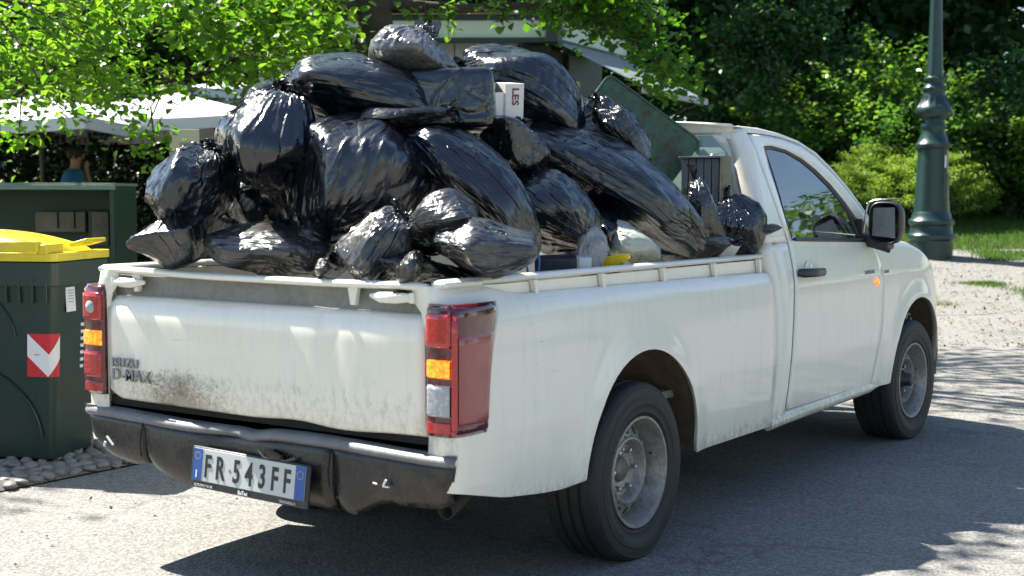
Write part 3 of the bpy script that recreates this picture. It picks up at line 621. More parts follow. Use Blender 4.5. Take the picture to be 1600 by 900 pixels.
    obj('front_fender', panel(fx, zbf, lambda x: ftop(x)-.02, ZY, 20, s, .03, ((.012, .012), (.035, .021), (.07, .027), (.10, .030))), M['white'], truck, 60, solid=.006)
# door lettering
td = [c for c in truck.children if c.name.startswith('door')][0]
text('SATELLITE', .026, M['print'], RSIDE((2.345, -(yb(2.4, .955)+.003), .945)), 'door_lettering', td, .0005, 1.15, .0006)
text('CASTA', .022, M['print'], RSIDE((2.625, -(yb(2.6, .955)+.004), .938)), 'fender_lettering', truck, .0005, 1.05, .0006)
# roof, windscreen, hood
def roofz(x): return float(np.interp(x, [1.33, 1.543, 1.742, 1.945, 2.111, 2.285, 2.435, 2.55, 2.68, 2.78], [1.660, 1.660, 1.645, 1.612, 1.560, 1.470, 1.366, 1.283, 1.185, 1.112]))
def roofy(x): return yb(x, min(roofz(x), 1.64))-.032
def skin(xs, ny=14, crown=.035, bow=0., fy=roofy, fz=roofz):
    return MB().grid([[(x+bow*(1-(t*t))*(1), fy(x)*t, fz(x)+crown*(1-t*t)) for t in np.linspace(-1, 1, ny)] for x in xs])
obj('cab_roof', skin(list(np.linspace(1.30, 2.02, 12))), M['white'], truck, 60, solid=.008)
obj('windscreen', skin(list(np.linspace(2.03, 2.77, 10)), bow=.03), M['glass'], truck, 60)
obj('hood', MB().grid([[(x+.10*(1-t*t)*((x-2.78)/.7), .74*t*(1-.10*max(0, (x-3.2)/.4)**2), float(np.interp(x, [2.72, 2.9, 3.2, 3.4, 3.55, 3.66], [1.118, 1.122, 1.085, 1.02, .93, .84]))+.035*(1-t*t)) for t in np.linspace(-1, 1, 21)] for x in np.linspace(2.74, 3.66, 14)]), M['white'], truck, 60, solid=.006)
# front end: grille, headlights, bumper
def nose(y0, y1, z0, z1, out_, n=14):
    G = []
    for k in range(n+1):
        y = y0+(y1-y0)*k/n; a = abs(y)/.80; x = 3.86-.30*a**3.2+out_
        G.append([(x+.02*math.sin(math.pi*v), y, z0+(z1-z0)*v) for v in np.linspace(0, 1, 6)])
    return MB().grid(G)
obj('grille', nose(-.42, .42, .62, .86, -.02), M['black_trim'], truck, 60, solid=.02)
for s in SIDES:
    obj('headlight', nose(s*.42, s*.775, .64, .86, -.02), M['clear_lens'], truck, 60, solid=.01)
G = []
for k in range(31):
    y = -.80+1.6*k/30; a = abs(y)/.80; x = 3.92-.32*a**3.0
    G.append([(x-.05, y, .28), (x-.01, y, .30), (x+.01, y, .38), (x+.01, y, .52), (x-.01, y, .60), (x-.06, y, .64)])
obj('front_bumper', MB().grid(G), M['white'], truck, 60, solid=.01)
obj('wheel_arch_front_trim', MB().tube([(3.603, -.815, .30), (3.625, -.812, .42), (3.632, -.805, .56), (3.615, -.80, .70), (3.59, -.802, .79)], [.012, .016, .018, .014, .008], 8, sq=(.6, 1.4)), M['black_trim'], truck, 60)
obj('hose_ring', MB().tube([(3.46+.045*math.cos(a), -.70, .60+.06*math.sin(a)) for a in np.linspace(0, 2*math.pi, 25)], .004, 6), M['sticker_white'], truck, 60)
obj('engine_bay', MB().box((3.2, 0, .70), (.8, .8, .5)), M['under'], truck, 0)
# cab back wall with the scuffed green sheet bolted over its window
G = []
for z in np.linspace(.60, 1.64, 18):
    w_ = yb(0, z)-.045
    G.append([(cab_rear(z)+.016+(.02 if abs(t) < .9 and z < 1.6 else 0), w_*t, z) for t in np.linspace(-1, 1, 17)])
cb = obj('cab_back_wall', MB().grid(G), M['white'], truck, 50, solid=.01)
obj('cab_back_top', MB().grid([[(1.318+(1-t)*.02, y, 1.625+.042*t+.028*(1-(y/.6)**2)*t) for y in np.linspace(-.585, .585, 15)] for t in np.linspace(0, 1, 5)]), M['white'], truck, 60, solid=.006)
poly = [(-.655, 1.05), (-.64, 1.28), (-.60, 1.43), (-.56, 1.54), (-.48, 1.618), (.48, 1.618), (.56, 1.54), (.60, 1.43), (.64, 1.28), (.655, 1.05)]
mb = MB(); n = len(poly); mb.add([(cab_rear(z)-.006, y, z) for y, z in poly]+[(cab_rear(z)+.006, y, z) for y, z in poly], [tuple(range(n)), tuple(range(2*n-1, n-1, -1))]+[(i, i+n, (i+1) % n+n, (i+1) % n) for i in range(n)])
gs = obj('rear_guard_sheet', mb, M['rear_glass'], truck, 0)
for y, z in ((-.40, 1.575), (-.10, 1.59), (.2, 1.59), (-.60, 1.34), (-.50, 1.52)):
    obj('bolt', MB().lathe([(.001, -.012), (.008, -.012), (.014, -.004), (.016, 0)], 10, (cab_rear(z)-.006, y, z), 'x'), M['chrome'], gs, 60)
# interior
for s in SIDES:
    st_ = obj('seat', MB().box((1.72, s*.36, .86), (.46, .48, .16), (0, -.1, 0)).box((1.50, s*.36, 1.14), (.13, .46, .56), (0, -.2, 0)).box((1.435, s*.36, 1.47), (.09, .24, .15), (0, -.15, 0)), M['seat'], truck, 40, bevel=.04)
obj('dashboard', MB().box((2.50, 0, 1.03), (.36, 1.44, .20)), M['dash'], truck, 30, bevel=.05)
obj('steering_wheel', MB().tube([(2.22+.07*math.cos(a), .36+.185*math.sin(a), 1.12+.165*math.cos(a)) for a in np.linspace(0, 2*math.pi, 33)], .014, 8), M['dash'], truck, 60)
obj('cab_floor', MB().box((1.95, 0, .50), (1.3, 1.5, .04)), M['under'], truck, 0)
obj('door_card', MB().box((2.0, .775, .84), (1.1, .02, .62)), M['dash'], truck, 0)
obj('door_card', MB().box((2.0, -.775, .84), (1.1, .02, .56)), M['dash'], truck, 0)
tray = obj('white_panel_on_dash', MB().box((2.18, -.47, 1.150), (.50, .34, .012), (0, .04, .05)), M['paper'], truck, 0)  # flat white panel with dark slats behind the side window
for k in range(4): obj('vent_slat', MB().box((2.10+.022*k, -.52, 1.160+.0*k), (.010, .13, .008), (0, .04, .05)), M['black_trim'], tray, 0)
obj('crumpled_cloth_on_dash', grid_mesh(bag_verts(77, (.11, .16, .05), 60, 40, 60), 'crumpled_cloth'), M['bag_pale'], truck, 180).location = (2.30, -.30, 1.17)
# mirrors
for s in SIDES:
    mc = Vector((2.44, s*.915, 1.205))
    mh = MB(); G = []
    for k, (dx, w_, h_) in enumerate([(-.035, .080, .104), (-.02, .086, .110), (.03, .084, .108), (.08, .072, .095), (.115, .058, .08), (.128, .02, .03)]):
        G.append([(mc.x+dx, mc.y+s*.012*k*0+w_*np.sign(math.cos(a))*abs(math.cos(a))**.6*1.0, mc.z+h_*np.sign(math.sin(a))*abs(math.sin(a))**.6) for a in np.linspace(0, 2*math.pi, 28, endpoint=False)])
    h = obj('wing_mirror', mh.grid(G, close_v=True), M['black_trim'], truck, 60, solid=.004)
    h.location = (0, 0, 0)
    obj('mirror_glass', MB().prism([(mc.y-.056, mc.z+.080), (mc.y+.054, mc.z+.076), (mc.y+.058, mc.z-.064), (mc.y-.062, mc.z-.076)], 'x', mc.x-.040, mc.x-.036), M['mirror_glass'], h, 0)
    obj('mirror_arm', MB().tube([(2.47, s*.80, 1.115), (2.46, s*.86, 1.10), (2.48, s*.93, 1.075)], [.035, .03, .028], 10), M['black_trim'], h, 60)
    if s < 0:
        obj('mirror_strap', MB().tube([mc+Vector((-.045, .085, .10)), mc+Vector((-.05, .05, .115)), mc+Vector((-.05, -.03, .120)), mc+Vector((-.045, -.080, .122))], .005, 6), M['mirror_glass'], h, 60)
        obj('mirror_strap', MB().tube([mc+Vector((-.05, .075, .11)), mc+Vector((-.055, .088, .05)), mc+Vector((-.05, .10, -.05))], .005, 6), M['chrome'], h, 60)
        obj('mirror_foot', MB().box((mc.x+.01, mc.y+.01, mc.z-.115), (.10, .07, .04)), M['black_trim'], h, 30, bevel=.01)
    obj('sail_trim', MB().prism([(2.41, 1.112), (2.405, 1.225), (2.655, 1.108)], 'y', s*.800, s*.765), M['black_trim'], h, 0)
# --- wheels
def tyre_mb():
    P = []; R = .345; W = .112
    prof = [(.222, -.095), (.225, -.104), (.245, -.114), (.275, -.118), (.300, -.117), (.322, -.110), (.336, -.100), (.3425, -.088)]
    prof = [(.206, -.090), (.209, -.102), (.218, -.110), (.224, -.1145), (.230, -.1135), (.252, -.1180), (.254, -.1195), (.280, -.1195), (.282, -.1170), (.300, -.1160), (.310, -.1130), (.313, -.1140), (.322, -.107), (.3285, -.100), (.3345, -.088)]
    out_ = list(prof)
    for g in (-.052, -.006, .040):
        out_ += [(.3365, g-.006+.0), (.3285, g-.003), (.3285, g+.006), (.3367, g+.009)]
    out_ += [(r, -h) for r, h in reversed(prof)]
    mb = MB(); mb.lathe(out_, 72, axis='y'); mb.v = [(a, b*(1+.10*max(0, (-c-.24)/.09)), max(c, -.3205)) for a, b, c in mb.v]; return mb
def rim_mb(face):
    """pressed steel wheel: barrel, slanted ring with oval holes, dished centre. outer side towards -y"""
    mb = MB(); n = 64
    mb.lathe([(.224, -.106), (.222, -.112), (.214, -.112), (.207, -.104), (.203, -.085), (.196, -.070), (.190, -.040), (.188, .02), (.196, .08), (.215, .105)], n, axis='y')
    # ring with holes between r1 and r0
    r0, h0, r1, h1 = .189, -.034, .138, -.060; NH = 16; da = 2*math.pi/NH; sq = 20
    for k in range(NH):
        V = []; F = []
        for ring in (0, 1):
            for q in range(sq):
                a = 2*math.pi*q/sq; c_, s_ = math.cos(a), math.sin(a)
                if ring == 0:
                    m_ = max(abs(c_), abs(s_)); u_, w_ = c_/m_*.5, s_/m_*.5
                else: u_, w_ = c_*.24, s_*.33
                ang = (k+u_)*da; t = .5+w_; r = r1+(r0-r1)*t; h = h1+(h0-h1)*t
                V.append((r*math.cos(ang), h, r*math.sin(ang)))
        # thickness lip of the hole
        for q in range(sq):
            a = 2*math.pi*q/sq; ang = (k+math.cos(a)*.24)*da; t = .5+math.sin(a)*.33; r = r1+(r0-r1)*t; V.append((r*math.cos(ang), h1+(h0-h1)*t+.014, r*math.sin(ang)))
        for q in range(sq):
            p = (q+1) % sq; F.append((q, p, sq+p, sq+q)); F.append((sq+q, sq+p, 2*sq+p, 2*sq+q))
        mb.add(V, F)
    mb.lathe([(.138, -.060), (.134, -.066), (.126, -.068), (.118, -.060), (.112, -.042), (.104, -.026), (.09, -.022), (.062, -.024), (.052, -.020)], n, axis='y')
    return mb
tyre_me = tyre_mb().mesh('tyre'); rmb = rim_mb(0); rmb.v = [(a*.935, b, c*.935) for a, b, c in rmb.v]; rim_me = rmb.mesh('rim')
for i, (x, s, st_) in enumerate(((0, -1, 0), (0, 1, 0), (3.095, -1, -.045), (3.095, 1, -.045))):
    w = empty('wheel', (x, s*.748, .322)); w.parent = truck; w.rotation_euler = (0, 0, (0 if s < 0 else math.pi)+st_)
    front = x > 1
    t = obj('tyre', tyre_me.copy() if 0 else tyre_me, None, w, 35); 
    if not tyre_me.materials: tyre_me.materials.append(M['tyre'])
    rm = rim_me if not front else (rim_me.copy() if i == 2 else rimf)
    if i == 2: rimf = rm
    if not rm.materials: rm.materials.append(M['rim'] if not front else M['rim_front'])
    r = obj('rim', rm, None, w, 35); r.rotation_euler = (0, i*.4, 0)
    obj('brake_drum', MB().lathe([(.001, .01), (.15, .01), (.17, .03), (.17, .09), (.05, .10)], 24, axis='y'), M['hole'], w, 60)
    for k in range(6):
        a = k*math.pi/3; obj('lug_nut', MB().lathe([(.001, -.050), (.008, -.049), (.010, -.044), (.0115, -.024), (.014, -.022)], 8, (.078*math.cos(a), 0, .078*math.sin(a)), 'y'), M['chrome'], w, 40)
    if front: obj('hub_cap', MB().lathe([(.001, -.105), (.026, -.104), (.034, -.098), (.037, -.060), (.050, -.050), (.056, -.026), (.056, -.01)], 24, axis='y'), M['black_trim'], w, 60)
    else: obj('hub_cap', MB().lathe([(.001, -.040), (.035, -.038), (.044, -.030), (.050, -.018), (.052, -.010)], 24, axis='y'), M['rim_front'], w, 60)
    obj('valve', MB().tube([(.165, -.055, .04), (.168, -.066, .041)], .004, 6), M['black_trim'], w, 60)
# ------------------------------------------------------------------ load of rubbish bags
def bag(label, u, v, a, b, c, ang, mat, seed, tilt=0., group='rubbish bags heaped in the truck bed', name='rubbish_bag', x=None, y=None, d=None, cat='rubbish bag', N=160, Mr=112, **kw):
    """a, b: half sizes seen along / across the axis in survey pixels; c: half depth in metres; ang: direction of the knot"""
    p = at(u, v, x=x, y=y, d=d); k = depth(p)/FOC; al = math.radians(ang)
    Z = CR*math.cos(al)+CU*math.sin(al)-CF*tilt; Z /= np.linalg.norm(Z); X = np.cross(CF, Z); X /= np.linalg.norm(X); Y = np.cross(Z, X)
    kw.setdefault('excess', 1.22); kw.setdefault('smooth', .20); kw.setdefault('amp', 1.2); kw.setdefault('rough', .08); kw.setdefault('loose', .025); kw.setdefault('g0', -.15); kw.setdefault('lex', 1.03)
    V = bag_verts(seed, (b*k, c, a*k), N, Mr, **kw); mb_ = int(Mr*.8); B_ = V[:mb_].reshape(-1, 3); lo_, hi_ = B_.min(0), B_.max(0)
    V = (V-(lo_+hi_)/2)*(2*np.array((b*k, c, a*k))/(hi_-lo_))            # the measured size of the bag
    o = obj(name, grid_mesh(V, name), M[mat], None, 180); o.matrix_world = frame(X, Y, Z, p)
    return tag(o, label, cat, group)
bag('black bag with a creased flat top at the left rear corner, on the tailgate rail', 288, 370, 47, 74, .24, 108, 'bag', 11, y=.42, K=9, tail=.10, flare=.2, excess=1.24)
bag('round dusty black bag at the far left of the heap, above the flat-topped corner bag', 300, 288, 68, 68, .27, 60, 'bag', 12, .3, y=.40, tail=.1)
bag('black bag with vertical folds on the left slope, just under the topmost left bag', 420, 222, 84, 90, .30, 75, 'bag', 13, .1, y=.22, excess=1.34, tail=.12)
bag('flat end of a black bag showing behind the left slope of the heap', 425, 170, 40, 40, .2, 60, 'bag', 14, y=.42, N=80, Mr=60)
bag('long black bag with a spiral-folded end, top left of the heap', 554, 144, 116, 60, .26, 172, 'bag', 15, .15, y=.08, knot=.22, tail=.02, flare=.10, excess=1.3, bend=.2, lump=.04)
bag('biggest shiny black bag in the middle of the heap with creases fanning upwards', 558, 285, 108, 124, .28, 243, 'bag', 16, .25, y=-.10, excess=1.3, amp=1.5, it=190, N=180, Mr=120, tail=.05)
bag('silvery thin bag forming the peak of the heap', 652, 88, 44, 74, .24, 72, 'bag_silver', 17, .1, y=-.05, amp=3, rough=.22, excess=1.35, tail=.25, flare=.12, knot=.30, lump=.05)
bag('box-shaped black bag with a flat top, below the silvery peak bag', 704, 164, 52, 72, .20, 92, 'bag_box', 18, y=-.16, boxy=True, excess=1.08, tail=.02, flare=.05, amp=1, rough=.05)
bag('long black bag sloping down to the right from the peak of the heap', 826, 150, 122, 62, .28, 150, 'bag', 19, .1, y=-.05, excess=1.3, bend=.30, N=170, Mr=120, tail=.12, knot=.16, flare=.3)
bag('small crinkled black bag with a silvery knot, against the green board', 974, 206, 66, 30, .13, 130, 'bag_soft', 20, .1, y=-.40, amp=2.5, rough=.25, excess=1.42, tail=.16, flare=.3)
bag('longest black bag, slumping down towards the cab along the right side', 955, 290, 180, 68, .27, 149, 'bag', 21, .1, y=-.42, excess=1.3, amp=1.5, bend=.25, it=190, N=190, Mr=130, tail=.05, flare=.2)
bag('tall black bag leaning diagonally from the heap centre to the tail end cap', 748, 294, 140, 60, .24, 129, 'bag', 22, .1, y=-.42, excess=1.3, bend=.30, N=170, Mr=120, tail=.02)
bag('dark ribbed black bag wedged under the longest bag', 862, 332, 84, 62, .24, 145, 'bag', 23, y=-.50, excess=1.35)
bag('crumpled black bag neck below the white carton', 800, 228, 40, 62, .20, 70, 'bag_soft', 24, y=-.34, amp=3, rough=.25, excess=1.4)
bag('brown-grey see-through bag lying on the tailgate rail, left of the middle', 420, 391, 102, 44, .20, -8, 'bag_grey', 25, x=-.98, amp=2.5, excess=1.36, knot=.12, tail=.10)
bag('black bag tucked behind the brown-grey bag at the tailgate', 492, 384, 60, 46, .20, 150, 'bag_soft', 26, x=-.80, rough=.2)
bag('black bag deep in the gap between the left slope and the biggest bag', 405, 322, 44, 44, .2, 40, 'bag', 27, x=-.62, N=90, Mr=64)
bag('crumpled brownish bag with an open mouth, in front of the biggest bag', 596, 384, 68, 60, .22, 60, 'bag_grey', 28, .2, x=-.95, amp=3.5, rough=.28, excess=1.5, knot=.3, tail=.05, flare=.45, it=200)
bag('grey bag gathered into a fan of pleats, behind the front shiny bag', 692, 346, 60, 46, .20, 200, 'bag_pale', 29, .3, x=-.88, amp=3, rough=.2, excess=1.45)
bag('shiny grey-black bag resting on the right end of the tailgate rail', 756, 389, 86, 48, .22, 172, 'bag_pale', 30, .1, x=-.86, amp=2.5, excess=1.34, rough=.18, N=160, tail=.14)
bag('small dark knotted bag end hanging over the tailgate rail', 640, 420, 32, 20, .10, 250, 'bag_soft', 31, .2, x=-1.09, rough=.25, N=80, Mr=60, tail=.5, flare=.5, knot=.2)
bag('tiny whitish tied bag end on the tailgate rail', 504, 418, 17, 13, .05, 255, 'bag_grey', 32, .1, x=-1.11, rough=.25, N=70, Mr=50, tail=.5, flare=.5, knot=.25)
bag('milky white shopping bag with faint yellow print by the side rail', 980, 383, 56, 34, .16, 160, 'bag_clear', 33, y=-.62, excess=1.25, rough=.2, amp=3)
bag('navy-black bag beside the cab with its tied ear poking out over the rail', 1142, 354, 50, 58, .12, 100, 'bag', 34, y=-.68, excess=1.4, rough=.2)
bag('wrinkled black bag standing upright at the foot of the longest bag', 1096, 345, 68, 34, .14, 95, 'bag_soft', 35, y=-.64, amp=3, rough=.22, excess=1.4)
bag('dark bag low behind the side rail near the cab', 1085, 392, 60, 26, .16, 10, 'bag', 36, y=-.62, N=90, Mr=64)
bag('twisted roll of empty black bag lying across the heap, left of the box-shaped bag', 628, 181, 72, 17, .08, 4, 'bag_soft', 37, .05, y=-.22, amp=3, rough=.2, excess=1.4, tail=.25, flare=1.3, knot=.35)
bag('flared tail of knotted black bag in front of the box-shaped bag', 706, 174, 27, 17, .07, 188, 'bag_soft', 38, .1, y=-.25, amp=3, rough=.22, excess=1.5, N=80, Mr=60)
bag('pointed black bag ear sticking out past the cab pillar', 1194, 359, 28, 9, .04, 184, 'bag_soft', 39, .0, y=-.80, rough=.25, N=70, Mr=50, excess=1.3)
for i, (u, v, y_, s_, lb) in enumerate(((620, 225, .10, 90, 'black bag buried in the middle of the heap'), (900, 235, .12, 80, 'black bag buried under the sloping right bags'), (1020, 330, .05, 70, 'black bag buried near the cab'), (470, 290, .30, 78, 'black bag buried on the left side of the heap'), (820, 330, -.1, 70, 'black bag buried low behind the ribbed bag'), (690, 300, -.1, 70, 'black bag buried behind the diagonal bag'), (1060, 395, -.45, 50, 'black bag buried low by the side rail'), (930, 385, -.45, 55, 'black bag buried behind the milky shopping bag'))):
    bag(lb, u, v, s_, s_, .30, 40*i, 'bag', 50+i, y=y_, N=70, Mr=50)
bag('flat black bag filling the dip behind the tailgate rail, under the crumpled bags', 640, 418, 24, 110, .16, 80, 'bag_soft', 71, x=-.95, N=110, Mr=70)
bag('black bag between the biggest bag and the crumpled brownish one', 530, 372, 40, 60, .2, 100, 'bag', 72, x=-.70, N=110, Mr=70)
# loose things
def board(poly, th, p, X, Y, Z):
    mb = MB().prism(poly, 'z', -th/2, th/2); mb.v = [tuple(Vector(p)+Vector(X)*a+Vector(Y)*b+Vector(Z)*c) for a, b, c in mb.v]; return mb
pB = at(996, 206, y=-.20); kB = depth(pB)/FOC
ang = math.radians(-36); X = CR*math.cos(ang)+CU*math.sin(ang)+CF*.05; X /= np.linalg.norm(X); Yv = -CR*math.sin(ang)+CU*math.cos(ang); Yv = Yv-X*(Yv@X); Yv /= np.linalg.norm(Yv); Zv = np.cross(X, Yv)
a_, b_ = 88*kB, 46*kB; rp = []
for cx_, cy_, s0 in ((a_, b_, 0), (-a_, b_, 1), (-a_, -b_, 2), (a_, -b_, 3)):
    r_ = .03
    for q in range(5): t = (s0+q/4)*math.pi/2; rp.append((cx_-np.sign(cx_)*r_+r_*math.cos(t), cy_-np.sign(cy_)*r_+r_*math.sin(t)))
gb = empty('green_board', (0, 0, 0), 0, 'scratched green tray lid standing on edge between the bags and the cab', 'board')
obj('tray_panel', board(rp, .008, pB, X, Yv, Zv), M['lid'], gb, 0)
obj('tray_rim', MB().tube([Vector(pB)+Vector(X)*a+Vector(Yv)*b for a, b in rp+[rp[0]]], .008, 6), M['lid'], gb, 60)
pc = at(792, 166, y=-.32)
cbx = empty('white_carton', pc, 0, 'crushed white carton with dark red lettering wedged in the middle of the heap', 'carton')
A = np.array; R3 = Matrix((tuple(CR), tuple(CU), tuple(-CF))).transposed()
rot = R3 @ Euler((.22, .62, .10)).to_matrix()
obj('carton_body', MB().box((0, 0, 0), (.085, .175, .10), rot), M['card_white'], cbx, 0, bevel=.002)
obj('carton_flap', MB().box(tuple(rot @ Vector((-.075, -.02, .05))), (.075, .15, .003), rot @ Euler((0, .35, 0)).to_matrix()), M['card_white'], cbx, 0)
obj('carton_flap', MB().box(tuple(rot @ Vector((-.04, -.10, .03))), (.12, .004, .05), rot @ Euler((.4, 0, .2)).to_matrix()), M['card_white'], cbx, 0)
tm = (rot.to_4x4() @ Matrix.Translation((-.012, .072, .0512))) @ Euler((0, 0, -math.pi/2)).to_matrix().to_4x4()
text('LES', .042, M['ink_red'], tm, 'carton_lettering', cbx, .0004, 1.1, .001)
def loose(name, mb, mat, label, cat, **k): return tag(obj(name, mb, M[mat], None, **k), label, cat)
def cbox(u, v, yy, dim, eul): p = at(u, v, y=yy); return MB().box(tuple(p), dim, R3 @ Euler(eul).to_matrix())
loose('navy_box', cbox(868, 411, -.66, (.15, .045, .09), (.2, 0, .02)), 'navy', 'flat navy blue box lying on the side rail', 'box', smooth=0, bevel=.002)
loose('white_box_end', cbox(908, 409, -.66, (.05, .043, .09), (.2, .3, .02)), 'paper', 'small white carton end beside the navy box', 'carton', smooth=0, bevel=.002)
loose('shoe_sole', board([(.075*math.cos(t)*(1+.15*math.sin(t)), .026*math.sin(t)) for t in np.linspace(0, 2*math.pi, 20, endpoint=False)], .02, at(955, 408, y=-.68), CR*.96+CU*.2, CU*.8-CF*.6, CF), 'yellow', 'yellow and cream slipper on the side rail by the milky bag', 'slipper', smooth=60, bevel=.005)
loose('clear_wrapping', grid_mesh(bag_verts(61, (.085, .06, .10), 80, 60, 120, excess=1.5, rough=.3, amp=4, knot=.3, tail=.1), 'clear_wrapping'), 'wrap', 'crumpled clear plastic wrapping beside the milky bag', 'wrapping').location = at(925, 392, y=-.66)
loose('coil_of_wire', MB().tube([tuple(at(833, 411, y=-.66)+CR*.022*math.cos(t)+CU*.055*math.sin(t)+CF*.006*t) for t in np.linspace(0, 12, 60)], .004, 6), 'blue_wire', 'coil of blue and white wire at the end of the shiny grey bag', 'wire')
loose('white_box_corner', cbox(1134, 387, -.68, (.07, .10, .08), (.3, .5, -.35)), 'card_white', 'small white carton under the navy bag by the cab', 'carton', smooth=0, bevel=.002)
loose('tan_card', cbox(900, 136, .10, (.035, .05, .02), (0, .3, .05)), 'card', 'tip of a tan cardboard piece behind the long sloping bag', 'cardboard', smooth=0)
loose('brown_card', cbox(1052, 256, -.10, (.04, .10, .05), (0, .3, .5)), 'card', 'strip of brown cardboard below the green board', 'cardboard', smooth=0)
loose('white_card', cbox(868, 108, -.02, (.17, .006, .10), (.2, 0, -.56)), 'card_white', 'long white card edge along the top of the sloping right bag', 'card', smooth=0)
loose('dusty_rag', grid_mesh(bag_verts(62, (.03, .02, .035), 50, 40, 80, excess=1.5, rough=.3, amp=4), 'dusty_rag'), 'beige_box', 'scrap of beige tissue stuck to the round bag on the far left', 'tissue').location = at(283, 313, d=5.55)
cr = empty('slatted_crate', at(1096, 278, x=1.12), 0, 'dark grey slatted plastic crate leaning on the cab back', 'crate')
obj('crate_back', MB().box((.06, 0, -.04), (.02, .20, .26)), M['hole'], cr, 0)
for k in range(5): obj('crate_slat', MB().box((.02, .082-.038*k, -.04), (.05, .033, .25)), M['grille_grey'], cr, 0, bevel=.003)
obj('crate_edge', MB().box((.02, -.108, -.04), (.09, .012, .27)), M['beige_box'], cr, 0, bevel=.002); obj('crate_edge', MB().box((.02, 0, .092), (.09, .21, .010)), M['grille_grey'], cr, 0, bevel=.002)
# ------------------------------------------------------------------ ground
def gh(x, y):
    d = (x-CAM[0])*CF[0]+(y-CAM[1])*CF[1]; d = d/math.hypot(CF[0], CF[1])
    h = .007*max(0, min(d, 20)-12)**2
    if d > 20: h += .05*(min(d, 42)-20)
    return h
def gpt(u, d, dz=0):
    r = CF+CR*((u-800)/FOC); q = CAM+r*d; return Vector((q[0], q[1], gh(q[0], q[1])+dz))
def struct(name, mb, mat, z=60): return tag(obj(name, mb, M[mat], None, z, fix=False), kind='structure')
def sheet_polar(d0, d1, nd, w, nw, dz, edge=None):
    """strip of ground between distances d0..d1 along the view, w = half width as slope"""
    G = []
    for d in np.geomspace(d0, d1, nd):
        row = []
        for t in np.linspace(-w, w, nw):
            q = CAM+(CF/np.hypot(CF[0], CF[1]))*d+CR*d*t; row.append((q[0], q[1], gh(q[0], q[1])+dz))
        G.append(row)
    return MB().grid(G)
# base ground to the horizon
g = MB(); xs_ = np.concatenate([-np.geomspace(400, 12, 12), np.linspace(-11, 60, 90), np.geomspace(64, 400, 10)]); ys_ = np.concatenate([-np.geomspace(400, 12, 12), np.linspace(-11, 50, 80), np.geomspace(54, 400, 10)])
g.grid([[(x, y, gh(x, y)-.012) for y in ys_] for x in xs_]); struct('ground', g, 'soil')
g = MB(); a_x = np.concatenate([[-60, -30, -15], np.linspace(-8, 15.5, 64), [20, 30, 60]]); 
g.grid([[(x, y, gh(x, y)) for y in np.concatenate([[-40, -20, -10], np.linspace(-6, 2.06, 22)])] for x in a_x]); struct('road', g, 'asphalt')
# road goes on to the right behind the truck, then a pale gravel path
g = MB(); g.grid([[(x, y, gh(x, y)) for y in np.linspace(2.0601, 2.0602+max(0, (x-3.))*.22, 8)] for x in np.linspace(3.0, 15.5, 40)]); struct('road_bend', g, 'asphalt')
rsx = np.random.RandomState(3)
def edge_noise(t): return .5*math.sin(t*1.7)+.3*math.sin(t*4.1+1)+.15*math.sin(t*9.7)
g = MB(); g.grid([[tuple(gpt(800+FOC*t, d+edge_noise(t*9)*(1 if d < 15.3 else .3), .003)) for t in np.linspace(-.1, .75, 60)] for d in np.linspace(15.2, 21.2, 26)]); struct('gravel_path', g, 'gravel')
g = MB(); g.grid([[(x, y, .006+.03*(y > 2.09)) for y in (2.064, 2.12, 2.6, 4.5, 9)] for x in np.linspace(-6, 6, 30)])
verge = struct('cobbled_verge', g, 'joint')
# river stones set in rows along the edge of the road
rs = np.random.RandomState(8)
ico = [(0, 0, 1)]; 
for ring, zz in ((6, .62), (9, .05), (6, -.6)):
    for k in range(ring): a = 2*math.pi*(k+.5*(ring == 9))/ring; rr = math.sqrt(1-zz*zz); ico.append((rr*math.cos(a), rr*math.sin(a), zz))
import bmesh
stm = []
for k in range(5):
    bm = bmesh.new(); [bm.verts.new((p[0]*(1+.14*rs.randn()), p[1]*(1+.14*rs.randn()), p[2]*(1+.08*rs.randn()))) for p in ico]; bmesh.ops.convex_hull(bm, input=bm.verts); me = bpy.data.meshes.new('stone'); bm.to_mesh(me); bm.free(); me.materials.append(M['stone']); me.shade_smooth(); stm.append(me)
for x in np.arange(-1.3, 1.15, .076):
    for j, y in enumerate(np.arange(2.085, 2.85, .066)):
        if rs.rand() < .05: continue
        if j > 4 and (x > .75 or x < -.8): continue
        o = bpy.data.objects.new('stone', stm[rs.randint(5)]); COL.objects.link(o); o.parent = verge
        o.location = (x+(j % 2)*.035+rs.uniform(-.012, .012), y+rs.uniform(-.010, .010), .020+min(j, 3)*.006+rs.uniform(-.004, .006)); o.scale = (rs.uniform(.026, .050), rs.uniform(.022, .038), rs.uniform(.016, .026)); o.rotation_euler = (rs.uniform(-.2, .2), rs.uniform(-.2, .2), rs.uniform(-1.6, 1.6))

